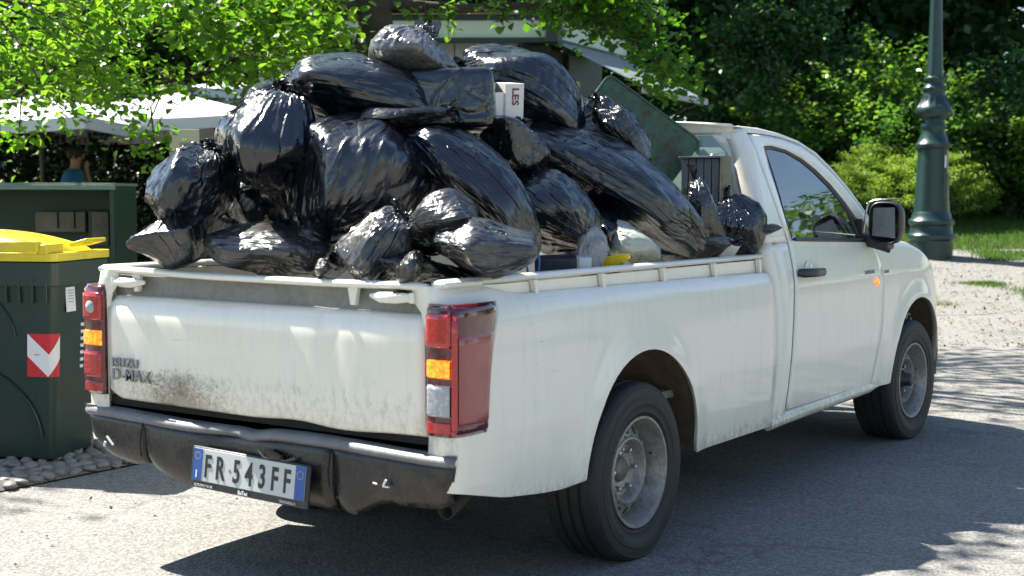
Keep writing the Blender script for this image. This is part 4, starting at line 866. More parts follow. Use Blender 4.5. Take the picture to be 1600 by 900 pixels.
# ------------------------------------------------------------------ leaves
def leaf_arrays(pos, size, rs, up=.5, aspect=.62, near=False, droop=.3, fold=.18):
    n = len(pos); a = rs.normal(size=(n, 3)); a[:, 2] = a[:, 2]*.5-droop; a /= np.linalg.norm(a, axis=1)[:, None]
    w = rs.normal(size=(n, 3)); w[:, 2] += up*3; w -= a*(w*a).sum(1)[:, None]; w /= np.linalg.norm(w, axis=1)[:, None]+1e-9; b = np.cross(w, a)
    L = (size*rs.uniform(.65, 1.25, n))[:, None] if not hasattr(size, '__len__') else size[:, None]
    if near:
        t = [(0, 0, 0), (.30, .42, fold), (.72, .34, fold*.8), (1.05, 0, -.05), (.72, -.34, fold*.8), (.30, -.42, fold), (.5, 0, .0)]
        F = [(0, 1, 6), (1, 2, 6), (2, 3, 6), (3, 4, 6), (4, 5, 6), (5, 0, 6)]
    else:
        t = [(0, 0, 0), (.5, .5*aspect, fold), (1, 0, 0), (.5, -.5*aspect, fold)]; F = [(0, 1, 2, 3)]
    V = np.stack([pos+a*L*p+b*L*q*(1.15 if near else 1)+w*L*r for p, q, r in t], 1)
    return V, F, (a, b, w, L)
def leaf_mesh(name, V, F, tone):
    n, k = V.shape[:2]; F = np.array(F); fs = F.shape[1]; me = bpy.data.meshes.new(name)
    idx = (np.arange(n)[:, None, None]*k+F[None]).reshape(-1, fs)
    me.vertices.add(n*k); me.vertices.foreach_set('co', V.astype('f4').ravel()); me.loops.add(idx.size); me.loops.foreach_set('vertex_index', idx.astype('i4').ravel())
    me.polygons.add(len(idx)); me.polygons.foreach_set('loop_start', (np.arange(len(idx))*fs).astype('i4'))
    at_ = me.attributes.new('tone', 'FLOAT', 'POINT'); at_.data.foreach_set('value', np.repeat(tone, k).astype('f4')); me.update(calc_edges=True); return me
def clumps(rs, c, R, nclump, per, cr, shell=.55, flat=.6):
    d = rs.normal(size=(nclump, 3)); d /= np.linalg.norm(d, axis=1)[:, None]; r = (rs.uniform(shell**3, 1, nclump))**(1/3.)
    P = np.array(c)+d*r[:, None]*np.array(R)
    k = rs.randint(0, nclump, nclump*per); q = rs.normal(size=(nclump*per, 3))*cr*rs.uniform(.6, 1.3, nclump)[k][:, None]; q[:, 2] *= flat
    return P[k]+q, rs.uniform(-.2, .2, nclump)[k], P
def limbs(base, centres, rs, r0, sag=.0, n=14):
    mb = MB(); b = Vector(base)
    idx = rs.choice(len(centres), min(n, len(centres)), replace=False)
    for i in idx:
        e = Vector(centres[i]); m_ = b.lerp(e, .5)+Vector((rs.uniform(-.2, .2), rs.uniform(-.2, .2), .12*(e-b).length)); mb.tube([b, b.lerp(m_, .6)+Vector((0, 0, .05)), m_, e], [r0, r0*.7, r0*.5, r0*.12], 6)
    return mb
def tree(name, label, cat, group, base, h, R, cz, mat, leaf, nc, per, cr, seed, trunk=.16, near=False, up=.4, shell=.45, flat=.6, extra=None, droop=.3, tmat='bark', floor=None, lean=(0, 0)):
    rs = np.random.RandomState(seed); t = empty(name, base, 0, label, cat, group)
    B = Vector((0, 0, 0)); top = Vector((lean[0], lean[1], cz)); pts = [B+Vector((0, 0, -.1)), B.lerp(top, .33)+Vector((rs.uniform(-.1, .1), rs.uniform(-.1, .1), 0)), B.lerp(top, .7), top+Vector((0, 0, R[2]*.4))]
    P, tn, C = clumps(rs, (lean[0], lean[1], cz), R, nc, per, cr, shell, flat)
    if floor is not None: P = P[P[:, 2] > floor]; tn = tn[:len(P)]
    mb = MB().tube(pts, [trunk*1.25, trunk, trunk*.8, trunk*.35], 10); obj('trunk', mb, M[tmat], t, 60)
    obj('limbs', limbs(B.lerp(top, .7), C, rs, trunk*.4), M[tmat], t, 60)
    V, F, _ = leaf_arrays(P, leaf, rs, up, near=near, droop=droop)
    z = (P[:, 2]-cz)/R[2]; tone = np.clip(.5+tn+rs.normal(size=len(P))*.16, 0, 1)
    o = obj('crown', leaf_mesh('crown', V, F, tone), M[mat], t, 0, fix=False); o['kind'] = 'stuff'
    return t
# dark wood behind everything
rs = np.random.RandomState(5)
n = 26000; tt = rs.uniform(-.62, .62, n); dd = rs.uniform(44, 56, n); zz = rs.uniform(0, 1, n)**.8*(13+2*np.sin(tt*23)+1.5*np.sin(tt*57))
hd = CF/np.hypot(CF[0], CF[1]); P = CAM[None]*np.array([1, 1, 0])+dd[:, None]*hd[None]*np.array([1, 1, 0])+(dd*tt)[:, None]*CR[None]*np.array([1, 1, 0]); P[:, 2] = 1.+zz
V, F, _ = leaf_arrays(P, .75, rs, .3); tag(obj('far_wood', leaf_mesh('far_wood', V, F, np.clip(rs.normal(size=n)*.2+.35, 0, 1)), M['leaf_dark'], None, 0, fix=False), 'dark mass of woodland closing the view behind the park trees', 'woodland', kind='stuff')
gd = 'dark trees behind the truck cab'
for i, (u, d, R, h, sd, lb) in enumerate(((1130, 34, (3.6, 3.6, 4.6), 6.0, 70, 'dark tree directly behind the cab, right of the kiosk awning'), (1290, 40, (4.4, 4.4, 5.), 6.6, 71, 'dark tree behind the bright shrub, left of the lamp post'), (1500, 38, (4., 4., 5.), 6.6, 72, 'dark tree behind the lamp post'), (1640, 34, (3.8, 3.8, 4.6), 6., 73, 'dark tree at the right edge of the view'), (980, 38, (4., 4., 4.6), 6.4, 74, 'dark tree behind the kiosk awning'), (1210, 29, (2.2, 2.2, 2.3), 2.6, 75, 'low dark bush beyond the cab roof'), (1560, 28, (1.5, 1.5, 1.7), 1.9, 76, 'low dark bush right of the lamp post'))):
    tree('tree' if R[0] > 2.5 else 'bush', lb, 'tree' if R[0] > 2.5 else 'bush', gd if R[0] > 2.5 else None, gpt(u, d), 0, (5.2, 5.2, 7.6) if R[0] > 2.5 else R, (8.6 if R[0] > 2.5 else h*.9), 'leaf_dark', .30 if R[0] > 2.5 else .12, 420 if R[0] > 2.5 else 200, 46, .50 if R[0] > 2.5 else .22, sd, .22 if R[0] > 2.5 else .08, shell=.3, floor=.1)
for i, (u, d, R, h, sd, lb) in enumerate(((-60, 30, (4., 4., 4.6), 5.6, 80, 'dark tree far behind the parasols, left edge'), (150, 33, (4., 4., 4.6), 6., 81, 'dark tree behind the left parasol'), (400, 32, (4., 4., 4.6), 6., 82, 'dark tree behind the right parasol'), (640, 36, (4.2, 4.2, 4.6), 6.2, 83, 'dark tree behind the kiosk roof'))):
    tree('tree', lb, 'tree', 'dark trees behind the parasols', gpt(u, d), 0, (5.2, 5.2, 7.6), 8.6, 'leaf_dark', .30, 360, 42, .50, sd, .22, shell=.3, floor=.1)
# bright shrub, arching shoots
def shoots(name, label, u, d, hgt, rad, ns, leaf, mat, seed, cat='shrub', per=150, core=0):
    rs = np.random.RandomState(seed); b = gpt(u, d); t = empty(name, b, 0, label, cat); st = MB(); P = []; T = []
    for k in range(ns):
        az = rs.uniform(0, 2*math.pi); rr = rad*math.sqrt(rs.rand()); hh = hgt*rs.uniform(.45, 1.)*(1-.35*(rr/rad)**2); pts = []
        for q in np.linspace(0, 1, 7): pts.append(Vector((rr*math.cos(az)*q**1.3+.15*rs.randn()*q, rr*math.sin(az)*q**1.3, hh*math.sin(q*1.45)/math.sin(1.45)-.0*q)))
        if k < 60: st.tube(pts, [.022*(1-.9*i/6) for i in range(7)], 5)
        tq = rs.uniform(.22, 1.05, per)*6; i0 = np.clip(tq.astype(int), 0, 5); fr = tq-i0; A_ = np.array(pts); c = A_[i0]*(1-fr[:, None])+A_[i0+1]*fr[:, None]
        P.append(c+rs.normal(size=(per, 3))*(.09+.05*(1-tq/6))[:, None]*np.array([1.2, 1.2, .8])); T.append(np.full(per, rs.uniform(-.2, .2))+.25*(tq/6-.5))
    P = np.concatenate(P); T = np.concatenate(T); V, F, _ = leaf_arrays(P, leaf, rs, .9, .7, droop=.25)
    obj('stems', st, M['bark'], t, 60); o = obj('foliage', leaf_mesh('foliage', V, F, np.clip(.5+T+rs.normal(size=len(P))*.15, 0, 1)), M[mat], t, 0, fix=False); o['kind'] = 'stuff'; return t
shoots('shrub', 'tall bright green shrub with arching shoots, left of the lamp post', 1385, 27, 3.75, 2.0, 120, .12, 'leaf_mid', 90)
shoots('shrub', 'loose green shrub behind the cab roof, left of the bright one', 1235, 28, 3.1, 1.5, 60, .11, 'leaf_mid', 91)
shoots('shrub', 'green shrub with drooping shoots at the right edge beyond the lamp post', 1600, 27, 2.6, 1.5, 60, .11, 'leaf_mid', 92)
shoots('shrub', 'loose green shrub rising above the green board, right of the awning', 1150, 30, 3.9, 1.6, 60, .12, 'leaf_mid', 94)
shoots('bush', 'small bright leafy bush at the left edge behind the steel cabinet', 30, 15.5, 1.55, .9, 26, .10, 'leaf_mid', 93, 'bush', 90)
# juniper: flat sprays in layers
rs = np.random.RandomState(95); b = gpt(1410, 25.5); jn = empty('juniper_bush', b, 0, 'spreading yellow-green juniper bush behind the lamp post', 'juniper')
P = []; T = []
for k in range(300):
    a, r = rs.uniform(0, 2*math.pi), math.sqrt(rs.rand())*1.0; x_, y_ = r*math.cos(a)*1.65, r*math.sin(a)*1.2; ztop = .35+.95*math.sqrt(max(0, 1-r*r))*(1+.12*math.sin(a*3+1)); z_ = ztop*(1-.45*rs.rand()**2)
    dr = np.array([math.cos(a), math.sin(a), .35]); tq = rs.rand(100)[:, None]; sp = rs.normal(size=(100, 3))*np.array([.10, .10, .028])*(1.1-tq*.5)
    P.append(np.array([x_, y_, z_])+dr*tq*.42+sp); T.append(np.clip(.5+.35*(tq[:, 0]-.4)+rs.uniform(-.2, .2), 0, 1))
P = np.concatenate(P); T = np.concatenate(T); V, F, _ = leaf_arrays(P, .075, rs, 1.2, .35, droop=-.2)
o = obj('foliage', leaf_mesh('foliage', V, F, np.clip(T, 0, 1)), M['juniper'], jn, 0, fix=False); o['kind'] = 'stuff'
obj('stems', limbs((0, 0, 0), [(1.1*math.cos(a), .8*math.sin(a), .6) for a in np.linspace(0, 6, 14)], rs, .05), M['bark'], jn, 60)
# grass: lawn behind the path, tufts on the path
def grass(name, P, hgt, rs, label=None, cat=None):
    n = len(P); a = rs.uniform(0, 2*math.pi, n); ln = rs.normal(size=(n, 2))*.35*hgt; w = hgt*.09; hh = hgt*rs.uniform(.5, 1.2, n)
    dx = np.stack([np.cos(a)*w, np.sin(a)*w, 0*a], 1); tip = P+np.stack([ln[:, 0], ln[:, 1], hh], 1)
    V = np.stack([P-dx, P+dx, tip], 1); o = obj(name, leaf_mesh(name, V, [(0, 1, 2)], np.clip(rs.normal(size=n)*.25+.5, 0, 1)), M['grassm'], None, 0, fix=False); return tag(o, label, cat, kind='stuff')
rs = np.random.RandomState(96)
def scatter(n, u0, u1, d0, d1, patchy=0):
    out_ = []
    while len(out_) < n:
        u, d = rs.uniform(u0, u1), rs.uniform(d0, d1)
        if patchy and math.sin(u*.03+d*2.1)+math.sin(d*1.3-u*.011)+rs.randn()*.4 < patchy: continue
        p = gpt(u, d); out_.append(p)
    return np.array(out_)
grass('lawn_grass', scatter(46000, 1100, 1760, 21.2, 32), .10, rs, 'green lawn between the gravel path and the dark trees', 'grass')
grass('path_grass', scatter(5000, 1440, 1760, 19.6, 21.2, .3), .07, rs, 'tufts of grass growing on the pale gravel path', 'grass')
grass('road_edge_grass', scatter(2600, 1440, 1620, 15.6, 17.6, .9), .05, rs, 'sparse grass patch at the edge of the gravel beyond the front wheel', 'grass')
P = scatter(1500, 1250, 1760, 12.2, 19.5); P = P+np.array([0, 0, .016]); V, F, _ = leaf_arrays(P, .045, rs, 3., droop=0, fold=.1)
tag(obj('leaf_litter', leaf_mesh('leaf_litter', V, F, rs.uniform(0, 1, len(P))), plain('dry_leaf', (.16, .11, .05), .8), None, 0, fix=False), 'dry leaves scattered over the road bend and the gravel', 'leaf litter', kind='stuff')
P = np.stack([rs.uniform(-1.5, .6, 60), rs.uniform(.8, 2.1, 60), np.full(60, .006)], 1); V, F, _ = leaf_arrays(P, .022, rs, 3., droop=0, fold=.1)
tag(obj('road_litter', leaf_mesh('road_litter', V, F, rs.uniform(0, 1, len(P))), M['bark'], None, 0, fix=False), 'tiny dry leaf scraps on the asphalt left of the bumper', 'leaf litter', kind='stuff')
# ivy hedge behind the cabinet, left
rs = np.random.RandomState(97)
def hedge(name, label, u0, u1, d0, d1, z0, z1, n, leaf, mat, seed):
    rs = np.random.RandomState(seed); u = rs.uniform(u0, u1, n); d = rs.uniform(0, 1, n)**2*(d1-d0)+d0; z = rs.uniform(z0, z1, n)+.12*np.sin(u*.05)
    P = np.array([gpt(a, b_) for a, b_ in zip(u, d)]); P[:, 2] += z; V, F, _ = leaf_arrays(P, leaf, rs, .2, .8)
    t = empty(name, gpt((u0+u1)/2, (d0+d1)/2), 0, label, 'hedge'); o = obj('foliage', leaf_mesh('foliage', V-np.array(t.location)[None, None], F, np.clip(rs.normal(size=n)*.2+.45, 0, 1)), M[mat], t, 0, fix=False); o['kind'] = 'stuff'
    mb = MB()
    for k in range(10): p = gpt(u0+(u1-u0)*(k+.5)/10, d1-.3)-t.location; mb.tube([p, p+Vector((.1, 0, (z1-z0)*.5)), p+Vector((0, .1, z1*.9))], [.05, .04, .02], 6)
    obj('stems', mb, M['bark'], t, 60); return t
hedge('ivy_hedge', 'dark glossy ivy hedge under the white parasols', -160, 420, 18.6, 20.4, -.1, 2.35, 30000, .085, 'leaf_ivy', 98)

# ------------------------------------------------------------------ lamp post
lp = empty('lamp_post', gpt(1453, 20), 0, 'dark green cast iron lamp post with moulded collars, right of the cab', 'lamp post')
zb0 = gpt(1453, 20).z; sc_ = 20/FOC; vz = lambda v: (CAM[2]+(302-v)*sc_+.0)-zb0
LP = [(408, 34), (375, 34), (372, 37), (366, 37), (362, 33.5), (352, 32.5), (349, 36), (344, 36), (339, 31), (334, 30), (330, 28)]
obj('base', MB().lathe([(w*sc_*.97, vz(v)) for v, w in LP], 40), M['lamp'], lp, 35)
obj('lower_shaft', MB().lathe([(w*sc_*.97, vz(v)) for v, w in [(330, 28), (300, 26), (250, 24), (238, 23.5), (233, 24)]], 40), M['lamp'], lp, 60)
obj('collar', MB().lathe([(w*sc_*.97, vz(v)) for v, w in [(233, 24), (231, 28), (226, 28.5), (222, 24), (216, 22), (208, 18.5), (203, 18), (200, 20), (196, 20), (193, 18), (188, 18), (185, 22), (181, 27), (176, 29), (171, 29), (167, 26), (162, 22), (154, 18.5), (146, 17), (143, 19), (139, 19), (136, 15.5), (131, 14.5), (128, 17), (124, 17), (121, 13)]], 40), M['lamp'], lp, 40)
obj('upper_shaft', MB().lathe([(w*sc_*.97, vz(v)) for v, w in [(121, 13), (100, 12), (60, 10.5), (0, 9), (-150, 8), (-420, 6.5)]], 32), M['lamp'], lp, 60)
obj('lantern', MB().lathe([(.06, vz(-420)), (.16, vz(-430)), (.20, vz(-470)), (.30, vz(-500)), (.10, vz(-530)), (.02, vz(-545))], 8), M['lamp'], lp, 30)
for k in range(16):
    a = 2*math.pi*k/16; r_ = 20*sc_; obj('acanthus_leaf', MB().tube([(r_*.9*math.cos(a), r_*.9*math.sin(a), vz(152)), (r_*1.02*math.cos(a), r_*1.02*math.sin(a), vz(162)), (27*sc_*math.cos(a), 27*sc_*math.sin(a), vz(170))], [.012, .018, .010], 6), M['lamp'], lp, 60)
fa = math.atan2(-CF[1], -CF[0])
rp_ = lambda a, r, z: Vector((r*math.cos(a), r*math.sin(a), z))
for nm, a0, v0, v1, w_, mt, th in (('plaque', fa+.62, 272, 312, .105, 'lamp', .014), ('sticker', fa+.60, 243, 262, .035, 'sticker_white', .003)):
    r_ = (24.5+(v0+v1)/2*.0)*sc_*.99; c = rp_(a0, r_, (vz(v0)+vz(v1))/2); obj(nm, MB().box(tuple(c), (th, w_, abs(vz(v0)-vz(v1))), (0, 0, a0)), M[mt], lp, 0, bevel=.004 if nm == 'plaque' else 0)

# ------------------------------------------------------------------ kiosk
F2 = Vector((CF[0], CF[1], 0)).normalized(); R2_ = Vector((CR[0], CR[1], 0)).normalized()
K0 = Vector(tuple(at(862, 60, d=15.))); zk = lambda v, d=15.: CAM[2]+(302-v)*d/FOC
dirA = (-R2_*1.0+F2*.04).normalized(); dirB = (R2_*.42+F2*.90).normalized(); nB = (R2_*.90-F2*.42).normalized(); nA = (-F2)
kb = Vector((K0.x, K0.y, gh(K0.x, K0.y)))
ks = empty('kiosk', kb, 0, 'dark green park kiosk with pale fascia and a lowered slatted awning', 'kiosk')
def slab(p, q, z0, z1, th, nrm):
    p, q = Vector((p.x, p.y, 0)), Vector((q.x, q.y, 0)); n_ = nrm*th; V = [p, q, q-n_, p-n_]; V = [v-Vector((kb.x, kb.y, 0)) for v in V]
    return MB().add([(v.x, v.y, z0-kb.z) for v in V]+[(v.x, v.y, z1-kb.z) for v in V], [(0, 1, 2, 3), (7, 6, 5, 4), (0, 4, 5, 1), (1, 5, 6, 2), (2, 6, 7, 3), (3, 7, 4, 0)])
A0 = K0; A1 = K0+dirA*2.6; B1 = K0+dirB*2.4; zt0, zt1, zb1, zb0_ = zk(24), zk(33), zk(60), zk(67); A2 = A1+(-R2_*.55+F2*.8).normalized()*2.2
for p, q, n_ in ((A0, A1, nA), (A0, B1, nB), (A1, A2, (-F2*.6-R2_*.8).normalized())):
    obj('fascia_panel', slab(p, q, zb1, zt1, .05, n_), M['kiosk_white'], ks, 0)
    obj('fascia_trim', slab(p+n_*.03, q+n_*.03, zt1, zt0, .12, n_), M['kiosk_dark'], ks, 0); obj('fascia_trim', slab(p+n_*.03, q+n_*.03, zb0_, zb1, .12, n_), M['kiosk_dark'], ks, 0)
    i_ = -n_*.35
    obj('wall', slab(p+i_, q+i_, kb.z, zb0_, .06, n_), M['kiosk_dark'], ks, 0)
    for t in (0., .5, 1.): c = p.lerp(q, t)+n_*.035-kb; obj('fascia_post' if t in (0., 1.) else 'wall_post', MB().box((c.x, c.y, (zt0+zb0_)/2-kb.z) if t != .5 else ((c+i_).x, (c+i_).y, (kb.z+zb0_)/2-kb.z), (.13, .13, zt0-zb0_+.01) if t != .5 else (.06, .06, zb0_-kb.z), (0, 0, math.atan2(n_.y, n_.x))), M['kiosk_dark'], ks, 0, bevel=.004)
for k in range(1, 5):   # rolled shutter slats under the front fascia
    c = A0.lerp(A1, .06+.1*k)-nA*.28-kb; obj('shutter_panel', MB().box((c.x, c.y, zk(84)-kb.z), (.03, .25, .30), (0, 0, math.atan2(nA.y, nA.x))), M['panel_grey'], ks, 0, bevel=.004)
ce = (A0+A1+B1+A2)/4+F2*.9
rf = MB(); ring = [A0+nA*.12+nB*.12, A1+nA*.12, A2, A2+F2*1.2+R2_*1.5, B1+nB*.12]; ap = Vector((ce.x, ce.y, zk(-8))); V = [(p.x-kb.x, p.y-kb.y, zt0-kb.z) for p in ring]+[(ap.x-kb.x, ap.y-kb.y, ap.z-kb.z)]; rf.add(V, [(i, (i+1) % 5, 5) for i in range(5)]+[(4, 3, 2, 1, 0)]); obj('roof', rf, M['roof_pink'], ks, 0)
# awning: slats running down the slope
aw0, aw1 = K0+nB*.06, K0+dirB*2.1+nB*.06; drop = nB*1.02
for k in range(16):
    p = aw0.lerp(aw1, (k+.5)/16); z0_, z1_ = zk(68), zk(68)-.52; a = Vector((p.x, p.y, z0_))-kb; b2 = Vector((p.x, p.y, z1_))+drop-kb; wdir = dirB*.052; nn = (b2-a).cross(wdir).normalized()*.012
    obj('awning_slat', MB().add([tuple(a-wdir), tuple(a+wdir), tuple(b2+wdir), tuple(b2-wdir), tuple(a-wdir+nn), tuple(a+wdir+nn), tuple(b2+wdir+nn), tuple(b2-wdir+nn)], [(0, 1, 2, 3), (4, 5, 6, 7), (0, 1, 5, 4), (1, 2, 6, 5), (2, 3, 7, 6), (3, 0, 4, 7)]), M['slat'], ks, 0)
c = (aw0+aw1)/2+drop-kb; c.z = zk(68)-.54-kb.z
obj('awning_bar', MB().box(tuple(c), (.07, 2.15, .07), (0, 0, math.atan2(nB.y, nB.x))), M['panel_grey'], ks, 0, bevel=.01)
for t in (0.02, .98):
    p = aw0.lerp(aw1, t)-kb; p.z = zk(68)-kb.z-.9; q = aw0.lerp(aw1, t)+drop-kb; q.z = c.z; obj('awning_arm', MB().tube([p, q], .015, 6), M['kiosk_dark'], ks, 60)
cm_ = K0+dirB*.30+nB*.005-kb
obj('notice', MB().box((cm_.x, cm_.y, zk(46)-kb.z), (.012, .10, .13), (0, 0, math.atan2(nB.y, nB.x))), M['print'], ks, 0)

# ------------------------------------------------------------------ parasols
def parasol(u, d, label, half, vlow, vtop, rot):
    b = gpt(u, d); zl = CAM[2]+(302-vlow)*d/FOC-b.z; zt_ = CAM[2]+(302-vtop)*d/FOC-b.z
    t = empty('parasol', b, rot, label, 'parasol', 'white parasols over the cafe terrace')
    cs = [(half*sx, half*sy) for sx, sy in ((-1, -1), (1, -1), (1, 1), (-1, 1))]; V = []; n = 8
    for k in range(4):
        (x0, y0), (x1, y1) = cs[k], cs[(k+1) % 4]; G = []
        for i in range(9):
            r = i/8; row = []
            for j in range(9):
                q = j/8; x_, y_ = x0*(1-q)+x1*q, y0*(1-q)+y1*q; sg = .06*math.sin(math.pi*q)*r; row.append((x_*r*(1-.02*math.sin(math.pi*q)), y_*r*(1-.02*math.sin(math.pi*q)), zt_+(zl-zt_)*r**.92-sg))
            G.append(row)
        G.append([(x_, y_, z_-.14) for x_, y_, z_ in G[-1]])
        obj('canopy_panel', MB().grid(G), M['canvas'], t, 60)
        obj('rib', MB().tube([(0, 0, zt_-.06), (x0*.98, y0*.98, zl-.03)], .012, 6), M['black_trim'], t, 60)
    obj('pole', MB().tube([(0, 0, 0), (0, 0, zt_+.10)], .028, 10), M['black_trim'], t, 60); obj('foot', MB().box((0, 0, .04), (.6, .6, .08)), M['panel_grey'], t, 0, bevel=.01)
parasol(70, 17.2, 'left white square parasol, above the green steel cabinet', 1.55, 197, 152, .35)
parasol(285, 18.0, 'right white square parasol, beside the left slope of the bag heap', 1.45, 190, 148, .50)
parasol(-190, 19.0, 'white parasol cut off by the left edge of the view', 1.45, 197, 152, .2)
parasol(455, 23.0, 'farther white parasol peeping out above the left bags', 1.5, 150, 118, .7)
sb = empty('notice_board', gpt(293, 15.2), YAW, 'cream notice board on a post beside the left bags', 'notice board'); zz_ = CAM[2]+(302-232)*15.2/FOC-gpt(293, 15.2).z
obj('post', MB().tube([(0, 0, 0), (0, 0, zz_)], .025, 8), M['black_trim'], sb, 60); obj('panel', MB().box((-.03, 0, zz_), (.03, .32, .38)), M['notice'], sb, 0, bevel=.005); obj('printed_square', MB().box((-.05, -.01, zz_-.03), (.012, .12, .15)), M['card'], sb, 0)

# ------------------------------------------------------------------ open green steel cabinet with two meter boxes
d_ = 9.6; cab0 = at(96, 345, d=d_); cg = empty('steel_cabinet', (cab0[0], cab0[1], 0), YAW+.03, 'open-fronted green steel cabinet behind the wheelie bin', 'cabinet')
zt_ = CAM[2]+(302-289)*d_/FOC; W2 = 104*d_/FOC+1.0; off = .98  # local x away from camera, local y to the left
obj('back_panel', MB().box((.62, off/2+.07, zt_/2), (.03, 2*W2*.62+.0, zt_-.02)), M['steel_green'], cg, 0)
yl, yr = off/2+.07+W2*.62, off/2+.07-W2*.62
yr = -80*d_/FOC; yl = 1.6
cg.children[0].data.transform(Matrix.Identity(4))
bpy.data.objects.remove(cg.children[0])
obj('back_panel', MB().box((.62, (yl+yr)/2, zt_/2), (.03, yl-yr-.04, zt_-.03)), M['steel_green'], cg, 0)
for y_, x0_ in ((yl, 0), (yr, 0)): obj('side_panel', MB().box((.31, y_, zt_/2), (.62, .03, zt_-.03)), M['steel_green'], cg, 0)
obj('top_panel', MB().box((.31, (yl+yr)/2, zt_-.005), (.70, yl-yr+.04, .02)), M['rim_lit'], cg, 0, bevel=.003)  # top and upper rim coloured paler, the light on them put into the paint
obj('front_rim', MB().box((-.015, yr, zt_/2), (.03, .028, zt_)), M['steel_green'], cg, 0, bevel=.003); obj('front_rim', MB().box((-.04, (yl+yr)/2, zt_-.025), (.03, yl-yr+.06, .035)), M['rim_lit'], cg, 0, bevel=.003)
obj('base_panel', MB().box((.31, (yl+yr)/2, .03), (.64, yl-yr, .03)), M['steel_green'], cg, 0)
def ml(u, v, dd=9.9): return (-(u-96)*dd/FOC, CAM[2]+(302-v)*dd/FOC)
for k, (u0, u1, v0, v1, m_) in enumerate(((30, 108, 333, 365, 'beige_box'), (113, 150, 331, 392, 'steel_green'), (122, 148, 333, 385, 'beige_box'))):
    y0_, z1_ = ml(u0, v0); y1_, z0_ = ml(u1, v1); y0_, y1_ = y0_, y1_
    obj('meter_box', MB().box((.50-.06*(k == 2), (y0_+y1_)/2, (z0_+z1_)/2), (.22, abs(y1_-y0_), z1_-z0_)), M[m_], cg, 0, bevel=.006)
for u in (66, 92): y0_, z0_ = ml(u, 346); obj('box_seam', MB().box((.385, y0_, z0_-.0), (.01, .008, .12)), M['hole'], cg, 0)

# ------------------------------------------------------------------ wheelie bin
wb_ = empty('wheelie_bin', (-.10, 2.53, .035), 0, 'dark green wheelie bin with a domed yellow lid and a red and white arrow sticker', 'bin')
# local frame: front towards the camera
bx = at(90, 725, z=.035); BX = Vector((bx[0], bx[1], .035)); wb_.location = BX; wb_.rotation_euler = (0, 0, YAW-math.pi/2-.20)
# u axis (local +x) runs to the left in the view, +y away from the camera
WBR = .78; D0, D1 = .37, .50; HB = .985
def rr_loop(x0, x1, y0, y1, r, z, n=5):
    pts = []
    for cx_, cy_, a0 in ((x1-r, y1-r, 0), (x0+r, y1-r, 90), (x0+r, y0+r, 180), (x1-r, y0+r, 270)):
        for k in range(n+1): a = math.radians(a0+90*k/n); pts.append((cx_+r*math.cos(a), cy_+r*math.sin(a), z))
    return pts
G = [rr_loop(.06, WBR-.02, .05, D0+.02, .03, 0), rr_loop(.03, WBR, .02, D0+.04, .035, .02)]+[rr_loop(.03-.05*t, WBR+.06*t, .02-.05*t, D0+.04+.10*t, .035, .02+(HB-.12)*t) for t in np.linspace(.1, 1, 12)]
body = MB().grid(G, close_v=True); body.f.append(tuple(range(24))); 
bb = obj('body', body, M['bin'], wb_, 50)
obj('rim_band', MB().grid([rr_loop(-.030, WBR+.070, -.042, D0+.150, .05, z) for z in (HB-.12, HB-.115, HB-.01, HB)], close_v=True), M['bin'], wb_, 40, solid=.02)
for x_ in (.02, .09, .16, .23): obj('rib', MB().box((x_, -.030, HB-.14), (.012, .03, .12)), M['bin'], wb_, 0, bevel=.003)
for k, (z_, r_) in enumerate(((.60, .30), (.10, .42))):   # faint arcs moulded into the front wall
    obj('moulded_arc', MB().tube([(.50+r_*math.cos(a), -.0-.006-.045*(z_+r_*math.sin(a))/HB+.016, z_+r_*math.sin(a)*.9) for a in np.linspace(math.pi*.55, math.pi*.98, 14)], .006, 6, sq=(1, 1)), M['bin'], wb_, 60)
lid = MB().grid([rr_loop(-.036, WBR+.078, -.050, D0+.158, .05, z) for z in (HB+.002, HB+.030, HB+.040)]+[rr_loop(.02, WBR+.0, .0, D0+.11, .05, HB+.042)], close_v=True)
ld = obj('lid', lid, M['yellow'], wb_, 40)
G = []
for i in range(15):
    for_ = i/14; row = []
    for j in range(21):
        t = j/20; x_ = .03+(WBR-.05)*t; y_ = .01+(D0+.09)*for_
        h_ = .115*min(1, (math.sin(math.pi*min(t*1.0, 1))**.45))*min(1, math.sin(math.pi*for_)**.35+.0); row.append((x_, y_, HB+.038+h_*(.75+.35*t)))
    G.append(row)
obj('lid_dome', MB().grid(G), M['yellow'], wb_, 60); obj('lid_grip', MB().box((.19, -.05, HB+.072), (.30, .05, .055)).box((.03, .02, HB+.06), (.06, .16, .05)), M['yellow'], wb_, 30, bevel=.008)
obj('lid_hinge', MB().box((-.02, .30, HB+.085), (.10, .20, .02), (0, .25, 0)), M['yellow'], wb_, 30, bevel=.006)
obj('lock_cap', MB().lathe([(.001, -.02), (.018, -.02), (.020, .02)], 16, (.02, -.02, HB+.065), 'y'), M['red_cap'], wb_, 60)
